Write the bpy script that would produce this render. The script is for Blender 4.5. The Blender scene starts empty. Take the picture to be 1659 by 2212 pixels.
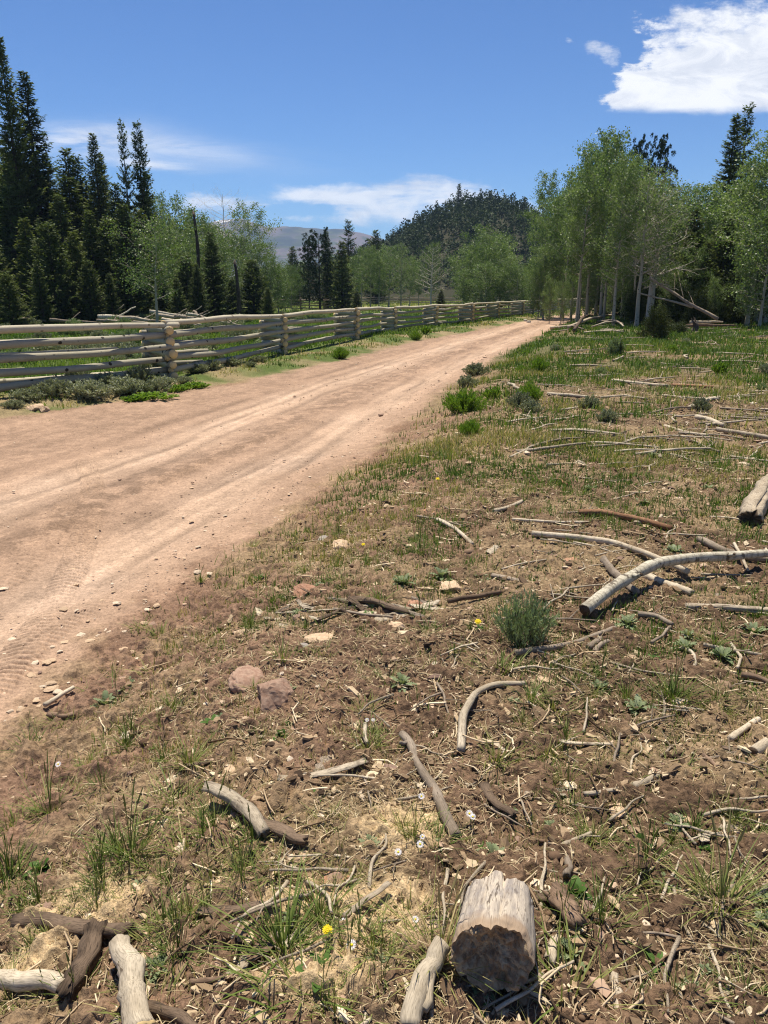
import bpy, math, random
import numpy as np
from math import radians, sin, cos, pi, atan2, sqrt
from mathutils import Vector, Matrix

random.seed(7)
RNG = np.random.default_rng(11)
SC = bpy.context.scene
COL = SC.collection

# ------------------------------------------------------------------ camera
CAMZ = 1.95
PITCH = math.atan((1106 - 634) / 1597.4)
cam_d = bpy.data.cameras.new("camera")
cam_d.sensor_fit = 'VERTICAL'
cam_d.sensor_height = 36.0
cam_d.lens = 26.0
cam_d.clip_start = 0.05
cam_d.clip_end = 20000.0
cam = bpy.data.objects.new("camera", cam_d)
COL.objects.link(cam)
cam.location = (0, 0, CAMZ)
cam.rotation_euler = (pi / 2 - PITCH, 0, 0)
SC.camera = cam
SC.render.resolution_x = 768
SC.render.resolution_y = 1024

# ------------------------------------------------------------------ light
SUN_EL = radians(71.0)
SUN_AZ = radians(-14.0)          # from +Y towards +X
sun_d = bpy.data.lights.new("sun", 'SUN')
sun_d.energy = 5.0
sun_d.angle = radians(0.53)
sun_d.color = (1.0, 0.925, 0.79)
sun = bpy.data.objects.new("sun", sun_d)
COL.objects.link(sun)
sdir = Vector((sin(SUN_AZ) * cos(SUN_EL), cos(SUN_AZ) * cos(SUN_EL), sin(SUN_EL)))
sun.rotation_euler = sdir.to_track_quat('Z', 'Y').to_euler()
sun.location = (0, 0, 60)

SC.view_settings.view_transform = 'Standard'
SC.view_settings.look = 'None'
SC.view_settings.gamma = 1.0
SC.view_settings.exposure = 0.60
SC.cycles.max_bounces = 5
SC.cycles.diffuse_bounces = 3
SC.cycles.glossy_bounces = 2
SC.cycles.transmission_bounces = 3
SC.cycles.volume_bounces = 0
SC.cycles.use_denoising = True
SC.cycles.denoising_input_passes = 'RGB_ALBEDO_NORMAL'
SC.cycles.denoising_prefilter = 'NONE'
SC.cycles.use_adaptive_sampling = True
SC.cycles.adaptive_threshold = 0.012
SC.cycles.pixel_filter_type = 'BLACKMAN_HARRIS'
SC.cycles.filter_width = 1.15

# pixel helpers (pixels of a 1659 x 2212 view of the photograph)
K = 1597.4
CP, SP = cos(PITCH), sin(PITCH)
def ray(u, v):
    r = (u - 829.5) / K
    up = (1106 - v) / K
    return r, CP + up * SP, -SP + up * CP

# ------------------------------------------------------------------ node helper
class NB:
    """a tiny expression builder for shader nodes"""
    def __init__(s, tree):
        s.t = tree; s.n = tree.nodes; s.l = tree.links
    def node(s, kind, **kw):
        n = s.n.new(kind)
        for k, v in kw.items():
            setattr(n, k, v)
        return n
    def put(s, sock, val):
        if isinstance(val, V): s.l.new(val.s, sock)
        elif isinstance(val, bpy.types.NodeSocket): s.l.new(val, sock)
        else: sock.default_value = val
    def math(s, op, *a, clamp=False):
        n = s.node('ShaderNodeMath', operation=op, use_clamp=clamp)
        for i, x in enumerate(a): s.put(n.inputs[i], x)
        return V(s, n.outputs[0])
    def mix(s, f, a, b, mode='MIX'):
        n = s.node('ShaderNodeMix', data_type='RGBA', blend_type=mode)
        s.put(n.inputs[0], f)
        for i, x in ((6, a), (7, b)):
            if isinstance(x, tuple) and len(x) == 3: x = (*x, 1)
            s.put(n.inputs[i], x)
        return V(s, n.outputs[2])
    def noise(s, vec=None, scale=5.0, detail=4.0, rough=0.55, dist=0.0, dim='3D', out=0):
        n = s.node('ShaderNodeTexNoise', noise_dimensions=dim)
        if vec is not None: s.put(n.inputs['Vector'], vec)
        s.put(n.inputs['Scale'], scale); n.inputs['Detail'].default_value = detail
        n.inputs['Roughness'].default_value = rough; n.inputs['Distortion'].default_value = dist
        return V(s, n.outputs[out])
    def ramp(s, f, stops, interp='LINEAR'):
        n = s.node('ShaderNodeValToRGB'); cr = n.color_ramp; cr.interpolation = interp
        while len(cr.elements) < len(stops): cr.elements.new(0.5)
        for e, (p, c) in zip(cr.elements, stops):
            e.position = p
            e.color = (c, c, c, 1) if isinstance(c, (int, float)) else (*c, 1)
        s.put(n.inputs[0], f)
        return V(s, n.outputs[0])
    def step(s, lo, hi, x):
        n = s.node('ShaderNodeMapRange', interpolation_type='SMOOTHSTEP')
        s.put(n.inputs[0], x); n.inputs[1].default_value = lo; n.inputs[2].default_value = hi
        return V(s, n.outputs[0])
    def xyz(s, v):
        n = s.node('ShaderNodeSeparateXYZ'); s.put(n.inputs[0], v)
        return [V(s, o) for o in n.outputs]
    def vec(s, x, y, z):
        n = s.node('ShaderNodeCombineXYZ')
        for i, q in enumerate((x, y, z)): s.put(n.inputs[i], q)
        return V(s, n.outputs[0])
class V:
    def __init__(s, b, sock): s.b = b; s.s = sock
    def __add__(s, o): return s.b.math('ADD', s, o)
    __radd__ = __add__
    def __sub__(s, o): return s.b.math('SUBTRACT', s, o)
    def __rsub__(s, o): return s.b.math('SUBTRACT', o, s)
    def __mul__(s, o): return s.b.math('MULTIPLY', s, o)
    __rmul__ = __mul__
    def __truediv__(s, o): return s.b.math('DIVIDE', s, o)

# ------------------------------------------------------------------ world: sky with clouds
W = bpy.data.worlds.new("World"); SC.world = W; W.use_nodes = True
nb = NB(W.node_tree); nb.n.clear()
sky = nb.node('ShaderNodeTexSky', sky_type='NISHITA')
sky.sun_disc = False; sky.sun_elevation = SUN_EL; sky.sun_rotation = SUN_AZ
sky.altitude = 2700; sky.air_density = 1.25; sky.dust_density = 0.25; sky.ozone_density = 2.2
tc = nb.node('ShaderNodeTexCoord')
gx, gy, gz = nb.xyz(tc.outputs['Generated'])
yy = nb.math('MAXIMUM', nb.math('ABSOLUTE', gy), 0.05)
P = gx / yy; Q = gz / yy
def depth(p):
    return p.y * CP + (CAMZ - p.z) * SP
def pq(u, v):
    a, b, c = ray(u, v); return a / b, c / b
def gauss(u, v, su, sv, skew=0.0):
    p, q = pq(u, v)
    a = (P - p) * (K / su); b = (Q - q + (P - p) * skew) * (K / sv)
    return nb.math('EXPONENT', (a * a + b * b) * -1.0)
pv = nb.vec(P, Q * 2.2, 0.0)
n1 = nb.noise(pv, 9.0, 8.0, 0.62, 0.3)
n2 = nb.noise(pv, 28.0, 6.0, 0.65)
pstr = nb.vec(P + Q * 0.9, Q * 7.0, 1.0)
n3 = nb.noise(pstr, 5.0, 7.0, 0.6, 0.6)
# the large bright cloud, upper right: left, lower and upper edges
p0, q0 = pq(1345, 150); p1, q1 = pq(1500, 243); p2, q2 = pq(1345, 88); p3, q3 = pq(1659, 8)
nz = (n1 - 0.5) * 0.10 + (n2 - 0.5) * 0.045
tip = nb.step(0.0, 0.022, (P - pq(1318, 0)[0]) + (Q - pq(0, 236)[1]) * -0.55 + nz * 1.5 + (n2 - 0.5) * 0.05 + 0.004)
low = nb.step(0.0, 0.012, Q - q1 + (n1 - 0.5) * 0.02 + 0.003)
sl = (q3 - q2) / (p3 - p2)
upe = nb.step(-0.004, 0.05, (P - p2) * sl + q2 - Q + nz * 1.3 + (n2 - 0.5) * 0.07 + 0.028)
big = tip * low * upe
# small puffs left of it
puffs = nb.step(0.50, 0.80, gauss(1278, 100, 34, 22) * 0.62 + gauss(1330, 130, 30, 30) * 0.55 + gauss(1226, 86, 16, 10) * 0.5 + (n2 - 0.5) * 0.9 + (n1 - 0.4) * 0.5) * 0.75
puffs = puffs * nb.step(0.02, 0.2, gauss(1290, 110, 75, 50))
# cirrus streaks left
cir = gauss(170, 300, 130, 26, -0.05) * 0.85 + gauss(315, 355, 95, 9, 0.10) * 0.95 + gauss(330, 320, 190, 26, 0.12) * 0.45 + gauss(480, 330, 150, 20, 0.1) * 0.25
cir = cir * nb.step(0.33, 0.62, n3) 
# low cumulus and band near the horizon
lowc = gauss(430, 432, 70, 34) * 0.95 + gauss(530, 440, 90, 18) * 0.6 + gauss(720, 425, 110, 18, 0.05) * 0.9 + gauss(880, 430, 190, 46) * 0.95 + gauss(980, 405, 80, 22) * 0.7 + gauss(1120, 450, 90, 20) * 0.8 + gauss(600, 470, 70, 8, 0.05) * 0.5 + gauss(850, 475, 260, 20) * 0.6
lowc = nb.step(0.45, 1.10, lowc * 0.85 + (n1 - 0.5) * 1.9 + (n3 - 0.5) * 1.3 + (n2 - 0.5) * 0.6) * nb.step(0.08, 0.5, lowc) * 0.85
cl = nb.math('MINIMUM', nb.math('MAXIMUM', nb.math('MAXIMUM', big, puffs), nb.math('MAXIMUM', cir * 0.8, lowc)), 1.0)
cl = cl * nb.step(0.0, 0.02, gy)
shade = nb.noise(nb.vec(P, Q * 3.0, 3.0), 11.0, 7.0, 0.65, 0.8)
ccol = nb.mix(nb.step(0.35, 0.62, shade), (9.2, 9.6, 10.5), (12.6, 12.6, 12.7))
sk1 = nb.mix(1.0, sky.outputs[0], (0.112, 0.133, 0.158), 'MULTIPLY')
gm = nb.node('ShaderNodeGamma'); nb.put(gm.inputs[0], sk1); gm.inputs[1].default_value = 1.24
skyc = nb.mix(1.0, V(nb, gm.outputs[0]), (7.6, 8.1, 8.2), 'MULTIPLY')
fin = nb.mix(cl * 0.96, skyc, ccol)
bg = nb.node('ShaderNodeBackground'); nb.put(bg.inputs[0], fin); bg.inputs[1].default_value = 0.060
wo = nb.node('ShaderNodeOutputWorld'); nb.l.new(bg.outputs[0], wo.inputs[0])

# ------------------------------------------------------------------ numpy noise
def _hash(ix, iy, seed):
    h = (ix.astype(np.int64) * 374761393 + iy.astype(np.int64) * 668265263 + seed * 974634777) & 0xFFFFFFFF
    h = ((h ^ (h >> 13)) * 1274126177) & 0xFFFFFFFF
    h = (h ^ (h >> 16)) & 0xFFFFFFFF
    return h.astype(np.float64) / 4294967295.0
def vn(x, y, seed=0):
    x = np.asarray(x, float); y = np.asarray(y, float)
    ix = np.floor(x); iy = np.floor(y); fx = x - ix; fy = y - iy
    fx = fx * fx * (3 - 2 * fx); fy = fy * fy * (3 - 2 * fy)
    a = _hash(ix, iy, seed); b = _hash(ix + 1, iy, seed); c = _hash(ix, iy + 1, seed); d = _hash(ix + 1, iy + 1, seed)
    return (a + (b - a) * fx) * (1 - fy) + (c + (d - c) * fx) * fy
def fbm(x, y, f=1.0, o=4, seed=0, g=0.5):
    s = 0.0; a = 1.0; t = 0.0
    for i in range(o):
        s = s + a * vn(x * f + 17.3 * i, y * f - 9.1 * i, seed + i); t += a; a *= g; f *= 2.03
    return s / t
def ss(a, b, x):
    t = np.clip((np.asarray(x, float) - a) / (b - a), 0, 1); return t * t * (3 - 2 * t)

# ------------------------------------------------------------------ terrain
def gp(u, v, z=0.0):
    a, b, c = ray(u, v); t = (z - CAMZ) / c
    return a * t, b * t
_R = [gp(*p) for p in [(-420, 2212), (0, 1570), (300, 1330), (600, 1110), (820, 960), (980, 830), (1130, 742), (1240, 692), (1290, 670), (1312, 659)]]
_L = [gp(*p) for p in [(-700, 1010), (0, 905), (300, 862), (500, 828), (750, 776), (900, 737), (1100, 700), (1180, 686), (1240, 673), (1270, 662), (1285, 656)]]
RY = np.array([p[1] for p in _R]); RX = np.array([p[0] for p in _R])
LY = np.array([p[1] for p in _L]); LX = np.array([p[0] for p in _L])
def _ext(y, Y, X):
    r = np.interp(y, Y, X)
    r = np.where(y < Y[0], X[0] + (y - Y[0]) * (X[1] - X[0]) / (Y[1] - Y[0]), r)
    return np.where(y > Y[-1], X[-1] + (y - Y[-1]) * (X[-1] - X[-2]) / (Y[-1] - Y[-2]), r)
def xr(y): return _ext(np.asarray(y, float), RY, RX)
def xl(y): return _ext(np.asarray(y, float), LY, LX)
def sR(x, y):
    y = np.asarray(y, float); d = (xr(y + .5) - xr(y - .5)); return (x - xr(y)) / np.sqrt(1 + d * d)
def sL(x, y):
    y = np.asarray(y, float); d = (xl(y + .5) - xl(y - .5)); return (xl(y) - x) / np.sqrt(1 + d * d)
def H(x, y):
    """macro height"""
    x = np.asarray(x, float); y = np.asarray(y, float)
    r = sR(x, y); l = sL(x, y)
    w = fbm(x, y, 0.35, 3, 5) - 0.5
    h = 0.30 * ss(0.0, 1.7, r + w * 0.5) + 0.25 * ss(6, 40, r) + 0.004 * np.maximum(r - 30, 0)
    h = h + 0.10 * ss(0.0, 1.0, l) - 0.12 * ss(2.5, 7, l)
    h = h + ss(0.3, 2, np.maximum(r, l)) * (fbm(x, y, 0.18, 3, 9) - 0.5) * 0.22 * ss(3, 12, np.hypot(x, y))
    h = h - 0.03 * ss(0.2, 0.8, -r) * ss(0.2, 0.8, -l)
    return h
def at(u, v):
    """point on the ground seen at a pixel"""
    a, b, c = ray(u, v); t = -CAMZ / min(c, -1e-3)
    for _ in range(12):
        z = float(H(a * t, b * t)); t = 0.4 * t + 0.6 * (z - CAMZ) / min(c, -1e-3)
    return Vector((a * t, b * t, float(H(a * t, b * t))))
def on(x, y, dz=0.0): return Vector((x, y, float(H(x, y)) + dz))

# ------------------------------------------------------------------ mesh building
def mk(name, vs, quads=None, tris=None, mats=(), mi=None, smooth=False, attrs=None, colors=None):
    """mesh from numpy arrays; mi: material index per face (quads first); attrs: per-vertex floats"""
    vs = np.asarray(vs, np.float32).reshape(-1, 3)
    q = np.zeros((0, 4), np.int32) if quads is None else np.asarray(quads, np.int32).reshape(-1, 4)
    t = np.zeros((0, 3), np.int32) if tris is None else np.asarray(tris, np.int32).reshape(-1, 3)
    me = bpy.data.meshes.new(name)
    me.vertices.add(len(vs)); me.vertices.foreach_set('co', vs.ravel())
    me.loops.add(q.size + t.size); me.polygons.add(len(q) + len(t))
    me.loops.foreach_set('vertex_index', np.concatenate([q.ravel(), t.ravel()]).astype(np.int32))
    ls = np.concatenate([np.arange(len(q)) * 4, q.size + np.arange(len(t)) * 3]).astype(np.int32)
    me.polygons.foreach_set('loop_start', ls)
    if mi is not None: me.polygons.foreach_set('material_index', np.asarray(mi, np.int32))
    me.polygons.foreach_set('use_smooth', np.full(len(q) + len(t), bool(smooth)))
    for m in mats: me.materials.append(m)
    me.update(calc_edges=True)
    for k, a in (attrs or {}).items():
        at_ = me.attributes.new(k, 'FLOAT', 'POINT'); at_.data.foreach_set('value', np.asarray(a, np.float32).ravel())
    for k, a in (colors or {}).items():
        at_ = me.attributes.new(k, 'FLOAT_COLOR', 'POINT'); at_.data.foreach_set('color', np.asarray(a, np.float32).ravel())
    return me
class Geo:
    def __init__(s): s.v = []; s.q = []; s.t = []; s.qm = []; s.tm = []; s.a = []; s.n = 0
    def add(s, v, q=None, t=None, m=0, a=0.5):
        v = np.asarray(v, float).reshape(-1, 3)
        if q is not None and len(q):
            q = np.asarray(q, np.int64); s.q.append(q + s.n); s.qm.append(np.full(len(q), m))
        if t is not None and len(t):
            t = np.asarray(t, np.int64); s.t.append(t + s.n); s.tm.append(np.full(len(t), m))
        s.v.append(v); s.a.append(np.broadcast_to(np.asarray(a, float), (len(v),))); s.n += len(v)
    def mesh(s, name, mats, smooth=True):
        c = lambda l, w: np.concatenate(l) if l else np.zeros((0, w), int)
        mi = np.concatenate(s.qm + s.tm) if (s.qm or s.tm) else None
        return mk(name, np.concatenate(s.v), c(s.q, 4), c(s.t, 3), mats, mi, smooth, {'rnd': np.concatenate(s.a)})
def tube(path, rad, n=6, caps=True, rough=0.0, seed=0):
    """verts, quads, cap tris of a tube along a path; rad may be an array"""
    path = np.asarray(path, float); m = len(path); rad = np.broadcast_to(np.asarray(rad, float), (m,))
    tan = np.gradient(path, axis=0); tan /= np.linalg.norm(tan, axis=1)[:, None] + 1e-9
    ref = np.array([0, 0, 1.0]) if abs(tan[0, 2]) < 0.8 else np.array([1.0, 0, 0])
    vs = np.zeros((m, n, 3)); ang = np.arange(n) * 2 * pi / n
    rr = np.random.default_rng(seed)
    lob = rr.normal(0, rough * .6, (n,)) if rough else np.zeros(n)
    nz = rr.normal(0, rough, (m + 4, n))
    for _ in range(2): nz[1:-1] = nz[1:-1] * .5 + (nz[:-2] + nz[2:]) * .25; nz = nz * .6 + .4 * np.roll(nz, 1, 1)
    for i in range(m):
        a = np.cross(tan[i], ref); a /= np.linalg.norm(a) + 1e-9; b = np.cross(tan[i], a)
        f = 1 + lob + nz[i + 2] * 1.2
        vs[i] = path[i] + (np.cos(ang) * f)[:, None] * a * rad[i] + (np.sin(ang) * f)[:, None] * b * rad[i]
    i = np.arange(m - 1)[:, None]; j = np.arange(n)[None]
    q = np.stack([i * n + j, i * n + (j + 1) % n, (i + 1) * n + (j + 1) % n, (i + 1) * n + j], -1).reshape(-1, 4)
    vs = vs.reshape(-1, 3); caps_t = np.zeros((0, 3), int)
    if caps:
        vs = np.vstack([vs, path[0], path[-1]]); k = m * n
        j = np.arange(n)
        caps_t = np.vstack([np.stack([np.full(n, k), (j + 1) % n, j], 1), np.stack([np.full(n, k + 1), (m - 1) * n + j, (m - 1) * n + (j + 1) % n], 1)])
    return vs, q, caps_t
def put(name, me, parent=None, loc=None, rot=None, label=None, cat=None, group=None, kind=None, scale=None):
    o = bpy.data.objects.new(name, me); COL.objects.link(o)
    if parent is not None: o.parent = parent
    if loc is not None: o.location = loc
    if rot is not None: o.rotation_euler = rot
    if scale is not None: o.scale = scale if hasattr(scale, '__len__') else (scale,) * 3
    if label: o['label'] = label
    if cat: o['category'] = cat
    if group: o['group'] = group
    if kind: o['kind'] = kind
    return o
def clone(src, name, loc, rz=0.0, scale=1.0, label=None, group=None, cat=None, tilt=0.0):
    """a copy of a thing with copies of its parts (and their sub-parts)"""
    def rec(o, par):
        c = o.copy(); COL.objects.link(c); c.parent = par
        for ch in o.children: rec(ch, c)
        return c
    c = rec(src, None); c.name = name; c.location = loc
    c.rotation_euler = (tilt * cos(rz), tilt * sin(rz), rz)
    c.scale = scale if hasattr(scale, '__len__') else (scale,) * 3
    if label: c['label'] = label
    if group: c['group'] = group
    elif 'group' in c: del c['group']
    if cat: c['category'] = cat
    return c

# ------------------------------------------------------------------ materials
def mat(name, rough=0.85, spec=0.2):
    m = bpy.data.materials.new(name); m.use_nodes = True
    b = NB(m.node_tree); p = m.node_tree.nodes['Principled BSDF']
    p.inputs['Roughness'].default_value = rough
    p.inputs['Specular IOR Level'].default_value = spec
    return m, b, p
def bump(b, p, h, dist=0.01, strength=1.0):
    n = b.node('ShaderNodeBump'); n.inputs['Distance'].default_value = dist; n.inputs['Strength'].default_value = strength
    b.put(n.inputs['Height'], h); b.l.new(n.outputs[0], p.inputs['Normal'])
def objco(b): return b.node('ShaderNodeTexCoord').outputs['Object']
def geopos(b): return b.node('ShaderNodeNewGeometry').outputs['Position']
def attr(b, name, out='Fac'):
    n = b.node('ShaderNodeAttribute', attribute_name=name); return V(b, n.outputs[out])
def objrnd(b): return V(b, b.node('ShaderNodeObjectInfo').outputs['Random'])

def leaf_mat(name, stops, transl=0.35, rough=0.6, vary=0.3, spec=0.15):
    """foliage: colour from the per-leaf value and the plant's own random number, partly translucent"""
    m, b, p = mat(name, rough, spec)
    r = attr(b, 'rnd'); o = objrnd(b)
    c = b.ramp(r * (1 - vary) + o * vary, stops)
    b.put(p.inputs['Base Color'], c)
    tr = b.node('ShaderNodeBsdfTranslucent'); c2 = b.mix(1.0, c, (1.15, 1.25, 0.6), 'MULTIPLY'); b.put(tr.inputs[0], c2)
    mx = b.node('ShaderNodeMixShader'); mx.inputs[0].default_value = transl
    b.l.new(p.outputs[0], mx.inputs[1]); b.l.new(tr.outputs[0], mx.inputs[2])
    b.l.new(mx.outputs[0], b.n['Material Output'].inputs[0])
    return m
M = {}
M['aspen_leaf'] = leaf_mat('aspen_leaf', [(0, (.055, .095, .032)), (.5, (.13, .19, .066)), (1, (.26, .32, .15))], .38, .45, .35, .3)
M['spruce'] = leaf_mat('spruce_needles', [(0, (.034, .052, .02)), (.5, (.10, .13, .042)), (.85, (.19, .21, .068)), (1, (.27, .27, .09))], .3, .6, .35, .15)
M['pine'] = leaf_mat('pine_needles', [(0, (.014, .028, .014)), (.6, (.03, .055, .024)), (1, (.055, .085, .036))], .12, .6, .3)
M['juniper'] = leaf_mat('juniper_needles', [(0, (.022, .034, .014)), (.6, (.05, .066, .022)), (1, (.10, .105, .03))], .15, .65, .4)
M['rusty'] = leaf_mat('rusty_needles', [(0, (.05, .045, .018)), (.6, (.12, .075, .03)), (1, (.16, .12, .045))], .15, .7, .3)
M['sage'] = leaf_mat('sage_leaf', [(0, (.15, .165, .095)), (.5, (.27, .285, .18)), (1, (.42, .43, .30))], .15, .8, .5, .1)
M['sage_green'] = leaf_mat('sage_green_leaf', [(0, (.14, .18, .09)), (.5, (.27, .33, .17)), (1, (.42, .46, .27))], .2, .8, .3, .1)
M['rabbit'] = leaf_mat('rabbitbrush_leaf', [(0, (.09, .16, .02)), (.5, (.19, .30, .04)), (1, (.32, .42, .08))], .3, .6, .3)
M['grass'] = leaf_mat('grass_blade', [(0, (.055, .10, .02)), (.4, (.11, .18, .034)), (.6, (.18, .21, .055)), (.8, (.32, .28, .11)), (1, (.48, .38, .20))], .3, .6, .0)
M['tuft'] = leaf_mat('tuft_blade', [(0, (.07, .10, .025)), (.4, (.13, .18, .04)), (.7, (.25, .26, .08)), (1, (.46, .37, .18))], .3, .55, .45)
M['meadow'] = leaf_mat('meadow_blade', [(0, (.06, .11, .022)), (.5, (.11, .18, .032)), (.85, (.18, .25, .05)), (1, (.28, .28, .10))], .3, .6, .0)
M['thistle'] = leaf_mat('thistle_leaf', [(0, (.12, .16, .07)), (.6, (.24, .28, .15)), (1, (.38, .41, .27))], .2, .7, .2)
M['forb'] = leaf_mat('forb_leaf', [(0, (.05, .10, .02)), (.6, (.09, .17, .035)), (1, (.16, .26, .06))], .3, .5, .3)

def bark_aspen(name, base, tint, dark=(.035, .028, .022), knots=1.0, scale=1.0):
    m, b, p = mat(name, .8, .2)
    pos = objco(b); r = objrnd(b)
    v1 = b.noise(pos, 3.0 * scale, 4); v2 = b.noise(pos, 30 * scale, 3)
    c = b.mix(v1, base, tint); c = b.mix((v2 - .35) * 0.5, c, tuple(x * .6 for x in base))
    n = b.node('ShaderNodeTexVoronoi'); n.inputs['Scale'].default_value = 4.2 * scale; b.put(n.inputs['Vector'], pos)
    k = V(b, n.outputs['Distance']); nz = b.noise(pos, 22 * scale, 3)
    kn = b.step(.20, .14, k + (nz - .5) * .22) * knots
    c = b.mix(kn, c, dark)
    c = b.mix(b.step(.66, .74, b.noise(pos, 11 * scale, 2)) * .55 * knots, c, dark)
    b.put(p.inputs['Base Color'], c)
    bump(b, p, v2 + kn, .003, .5)
    return m
M['aspen_bark'] = bark_aspen('aspen_bark', (.30, .275, .205), (.42, .39, .30))
M['aspen_dead'] = bark_aspen('dead_aspen_bark', (.50, .43, .36), (.66, .60, .52), knots=.3)
M['rail_bark'] = bark_aspen('rail_bark', (.27, .245, .18), (.42, .385, .29), knots=1.0, scale=1.0)
M['rail_sunlit'] = bark_aspen('rail_sunlit_bark', (.42, .37, .27), (.58, .52, .39), knots=.6)  # paler copy of the rail bark: sunlight on the top rails put into the colour

def wood(name, c1, c2, dark, fs=1.0, rough=.8, bands=0.0, dist=.0014, fib=True):
    """weathered wood: long fibres along the piece, cracks, stains; rnd attribute runs along it"""
    m, b, p = mat(name, rough, .15)
    pos = b.node('ShaderNodeAttribute', attribute_name='fib').outputs['Vector'] if fib else objco(b)
    ob = objco(b); kf = 3.0 if fib else 1.0
    a = b.noise(ob, 7 * fs, 5, .6); f = b.noise(pos, 110 * fs * kf if fib else 60 * fs, 4, .6); g = b.noise(pos, 24 * fs * kf, 4, .65, .8)
    c = b.mix(b.step(.3, .7, a), c1, c2)
    c = b.mix(b.step(.58, .68, g) * .9, c, dark)
    c = b.mix(b.step(.42, .70, f) * .6, c, tuple(x * .42 for x in c1))
    if bands:
        r = attr(b, 'rnd'); w = b.noise(b.vec(r * 55.0, 0.0, 0.0), 3.0, 3, .7)
        px, py, pz = b.xyz(ob)
        w2 = b.noise(b.vec(r * 60.0, px * 9.0, pz * 9.0 + py * 4.0), 1.0, 3, .6)
        c = b.mix(b.step(.50, .57, w2) * (bands * .45), c, dark)
        kn = b.noise(b.vec(r * 14.0, px * 12.0, pz * 12.0), 1.0, 3, .6); c = b.mix(b.step(.57, .61, kn) * bands, c, dark)
        g = g + w2
    o = objrnd(b)
    c = b.mix(1.0, c, b.ramp(o, [(0, .78), (1, 1.12)]), 'MULTIPLY')
    b.put(p.inputs['Base Color'], c)
    bump(b, p, g + f * .5 + a, dist, .9)
    return m
M['bleached'] = wood('bleached_wood', (.38, .31, .22), (.60, .51, .38), (.11, .075, .05))
M['greywood'] = wood('grey_wood', (.20, .155, .11), (.36, .29, .22), (.07, .05, .035))
M['brownbark'] = wood('brown_bark', (.13, .085, .055), (.27, .18, .12), (.035, .022, .014))
M['redbark'] = wood('red_bark', (.20, .095, .05), (.36, .20, .11), (.05, .028, .016))
M['rotten'] = wood('rotten_wood', (.085, .058, .038), (.20, .14, .095), (.02, .014, .01), dist=.004)
M['whitebark'] = wood('white_bark', (.50, .45, .34), (.66, .60, .47), (.09, .065, .045), bands=.8)
M['palebark'] = wood('pale_bark', (.33, .265, .19), (.50, .42, .31), (.10, .07, .045), bands=.35, dist=.003)
M['darkdead'] = wood('charred_snag', (.05, .038, .03), (.11, .085, .065), (.015, .012, .01))
M['conifer_bark'] = wood('conifer_bark', (.075, .058, .045), (.14, .11, .085), (.02, .015, .012), fib=False)
def stumpwood():
    m, b, p = mat('weathered_log_wood', .75, .2)
    fb = b.node('ShaderNodeAttribute', attribute_name='fib').outputs['Vector']; s = attr(b, 'rnd'); ob = objco(b)
    f = b.noise(fb, 200, 5, .65); g = b.noise(fb, 55, 4, .6, .5); a = b.noise(ob, 14, 4, .6)
    c = b.mix(b.step(.3, .7, g), (.27, .23, .195), (.54, .46, .36)); c = b.mix(b.step(.45, .65, a) * .65, c, (.25, .225, .215))
    c = b.mix(b.step(.52, .66, f) * .7, c, (.13, .10, .08)); c = b.mix(b.step(.58, .64, g) * .85, c, (.075, .055, .04))
    c = b.mix(b.step(.72, .95, s + (a - .5) * .5) * .85, c, (.30, .21, .135))
    b.put(p.inputs['Base Color'], c); bump(b, p, f + g * .8, .002, .9); return m
M['stumpwood'] = stumpwood()
def rotface():
    m, b, p = mat('rotted_wood_face', .9, .1); ob = objco(b)
    f = b.noise(ob, 90, 5, .7); a = b.noise(ob, 30, 4, .65)
    c = b.mix(b.step(.35, .65, a), (.26, .17, .10), (.50, .38, .24)); c = b.mix(b.step(.5, .7, f) * .6, c, (.12, .075, .045))
    b.put(p.inputs['Base Color'], c); bump(b, p, f + a, .006, .8); return m
M['rotface'] = rotface()

def cutend():
    m, b, p = mat('cut_end', .7, .2)
    pos = objco(b)
    c = b.mix(b.noise(pos, 9, 4), (.60, .42, .18), (.76, .58, .31)); c = b.mix(b.step(.62, .7, b.noise(pos, 16, 2)) * .5, c, (.25, .14, .07))
    b.put(p.inputs['Base Color'], c); bump(b, p, b.noise(pos, 90, 3), .002, .5); return m
M['cut'] = cutend()
def stone(name, c1, c2, c3):
    m, b, p = mat(name, .85, .2)
    pos = objco(b); a = b.noise(pos, 5, 5, .6); f = b.noise(pos, 45, 5, .65)
    c = b.mix(b.step(.3, .7, a), c1, c2); c = b.mix(b.step(.55, .7, f) * .6, c, c3)
    c = b.mix(1.0, c, b.ramp(objrnd(b), [(0, .8), (1, 1.15)]), 'MULTIPLY')
    b.put(p.inputs['Base Color'], c); bump(b, p, a * 2.0 + f, .0012, .6); return m
M['red_stone'] = stone('red_stone', (.34, .17, .10), (.46, .26, .17), (.22, .12, .08))
M['tan_stone'] = stone('tan_stone', (.42, .29, .18), (.56, .41, .27), (.28, .18, .11))
M['pink_stone'] = stone('pink_stone', (.27, .16, .11), (.40, .27, .195), (.14, .085, .06))
M['grey_stone'] = stone('grey_stone', (.27, .23, .20), (.42, .37, .32), (.16, .13, .11))
M['road_pale'] = stone('pale_road_stone', (.50, .38, .26), (.64, .53, .40), (.34, .24, .16))
def speck(name, stops, rough=.9, nscale=30.0):
    m, b, p = mat(name, rough, .15)
    c = b.ramp(attr(b, 'rnd'), stops); f = b.noise(geopos(b), nscale, 4, .65)
    c = b.mix(b.step(.5, .75, f) * .45, c, tuple(x * .45 for x in stops[0][1]))
    b.put(p.inputs['Base Color'], c); bump(b, p, f, .0008, .5); return m
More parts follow.
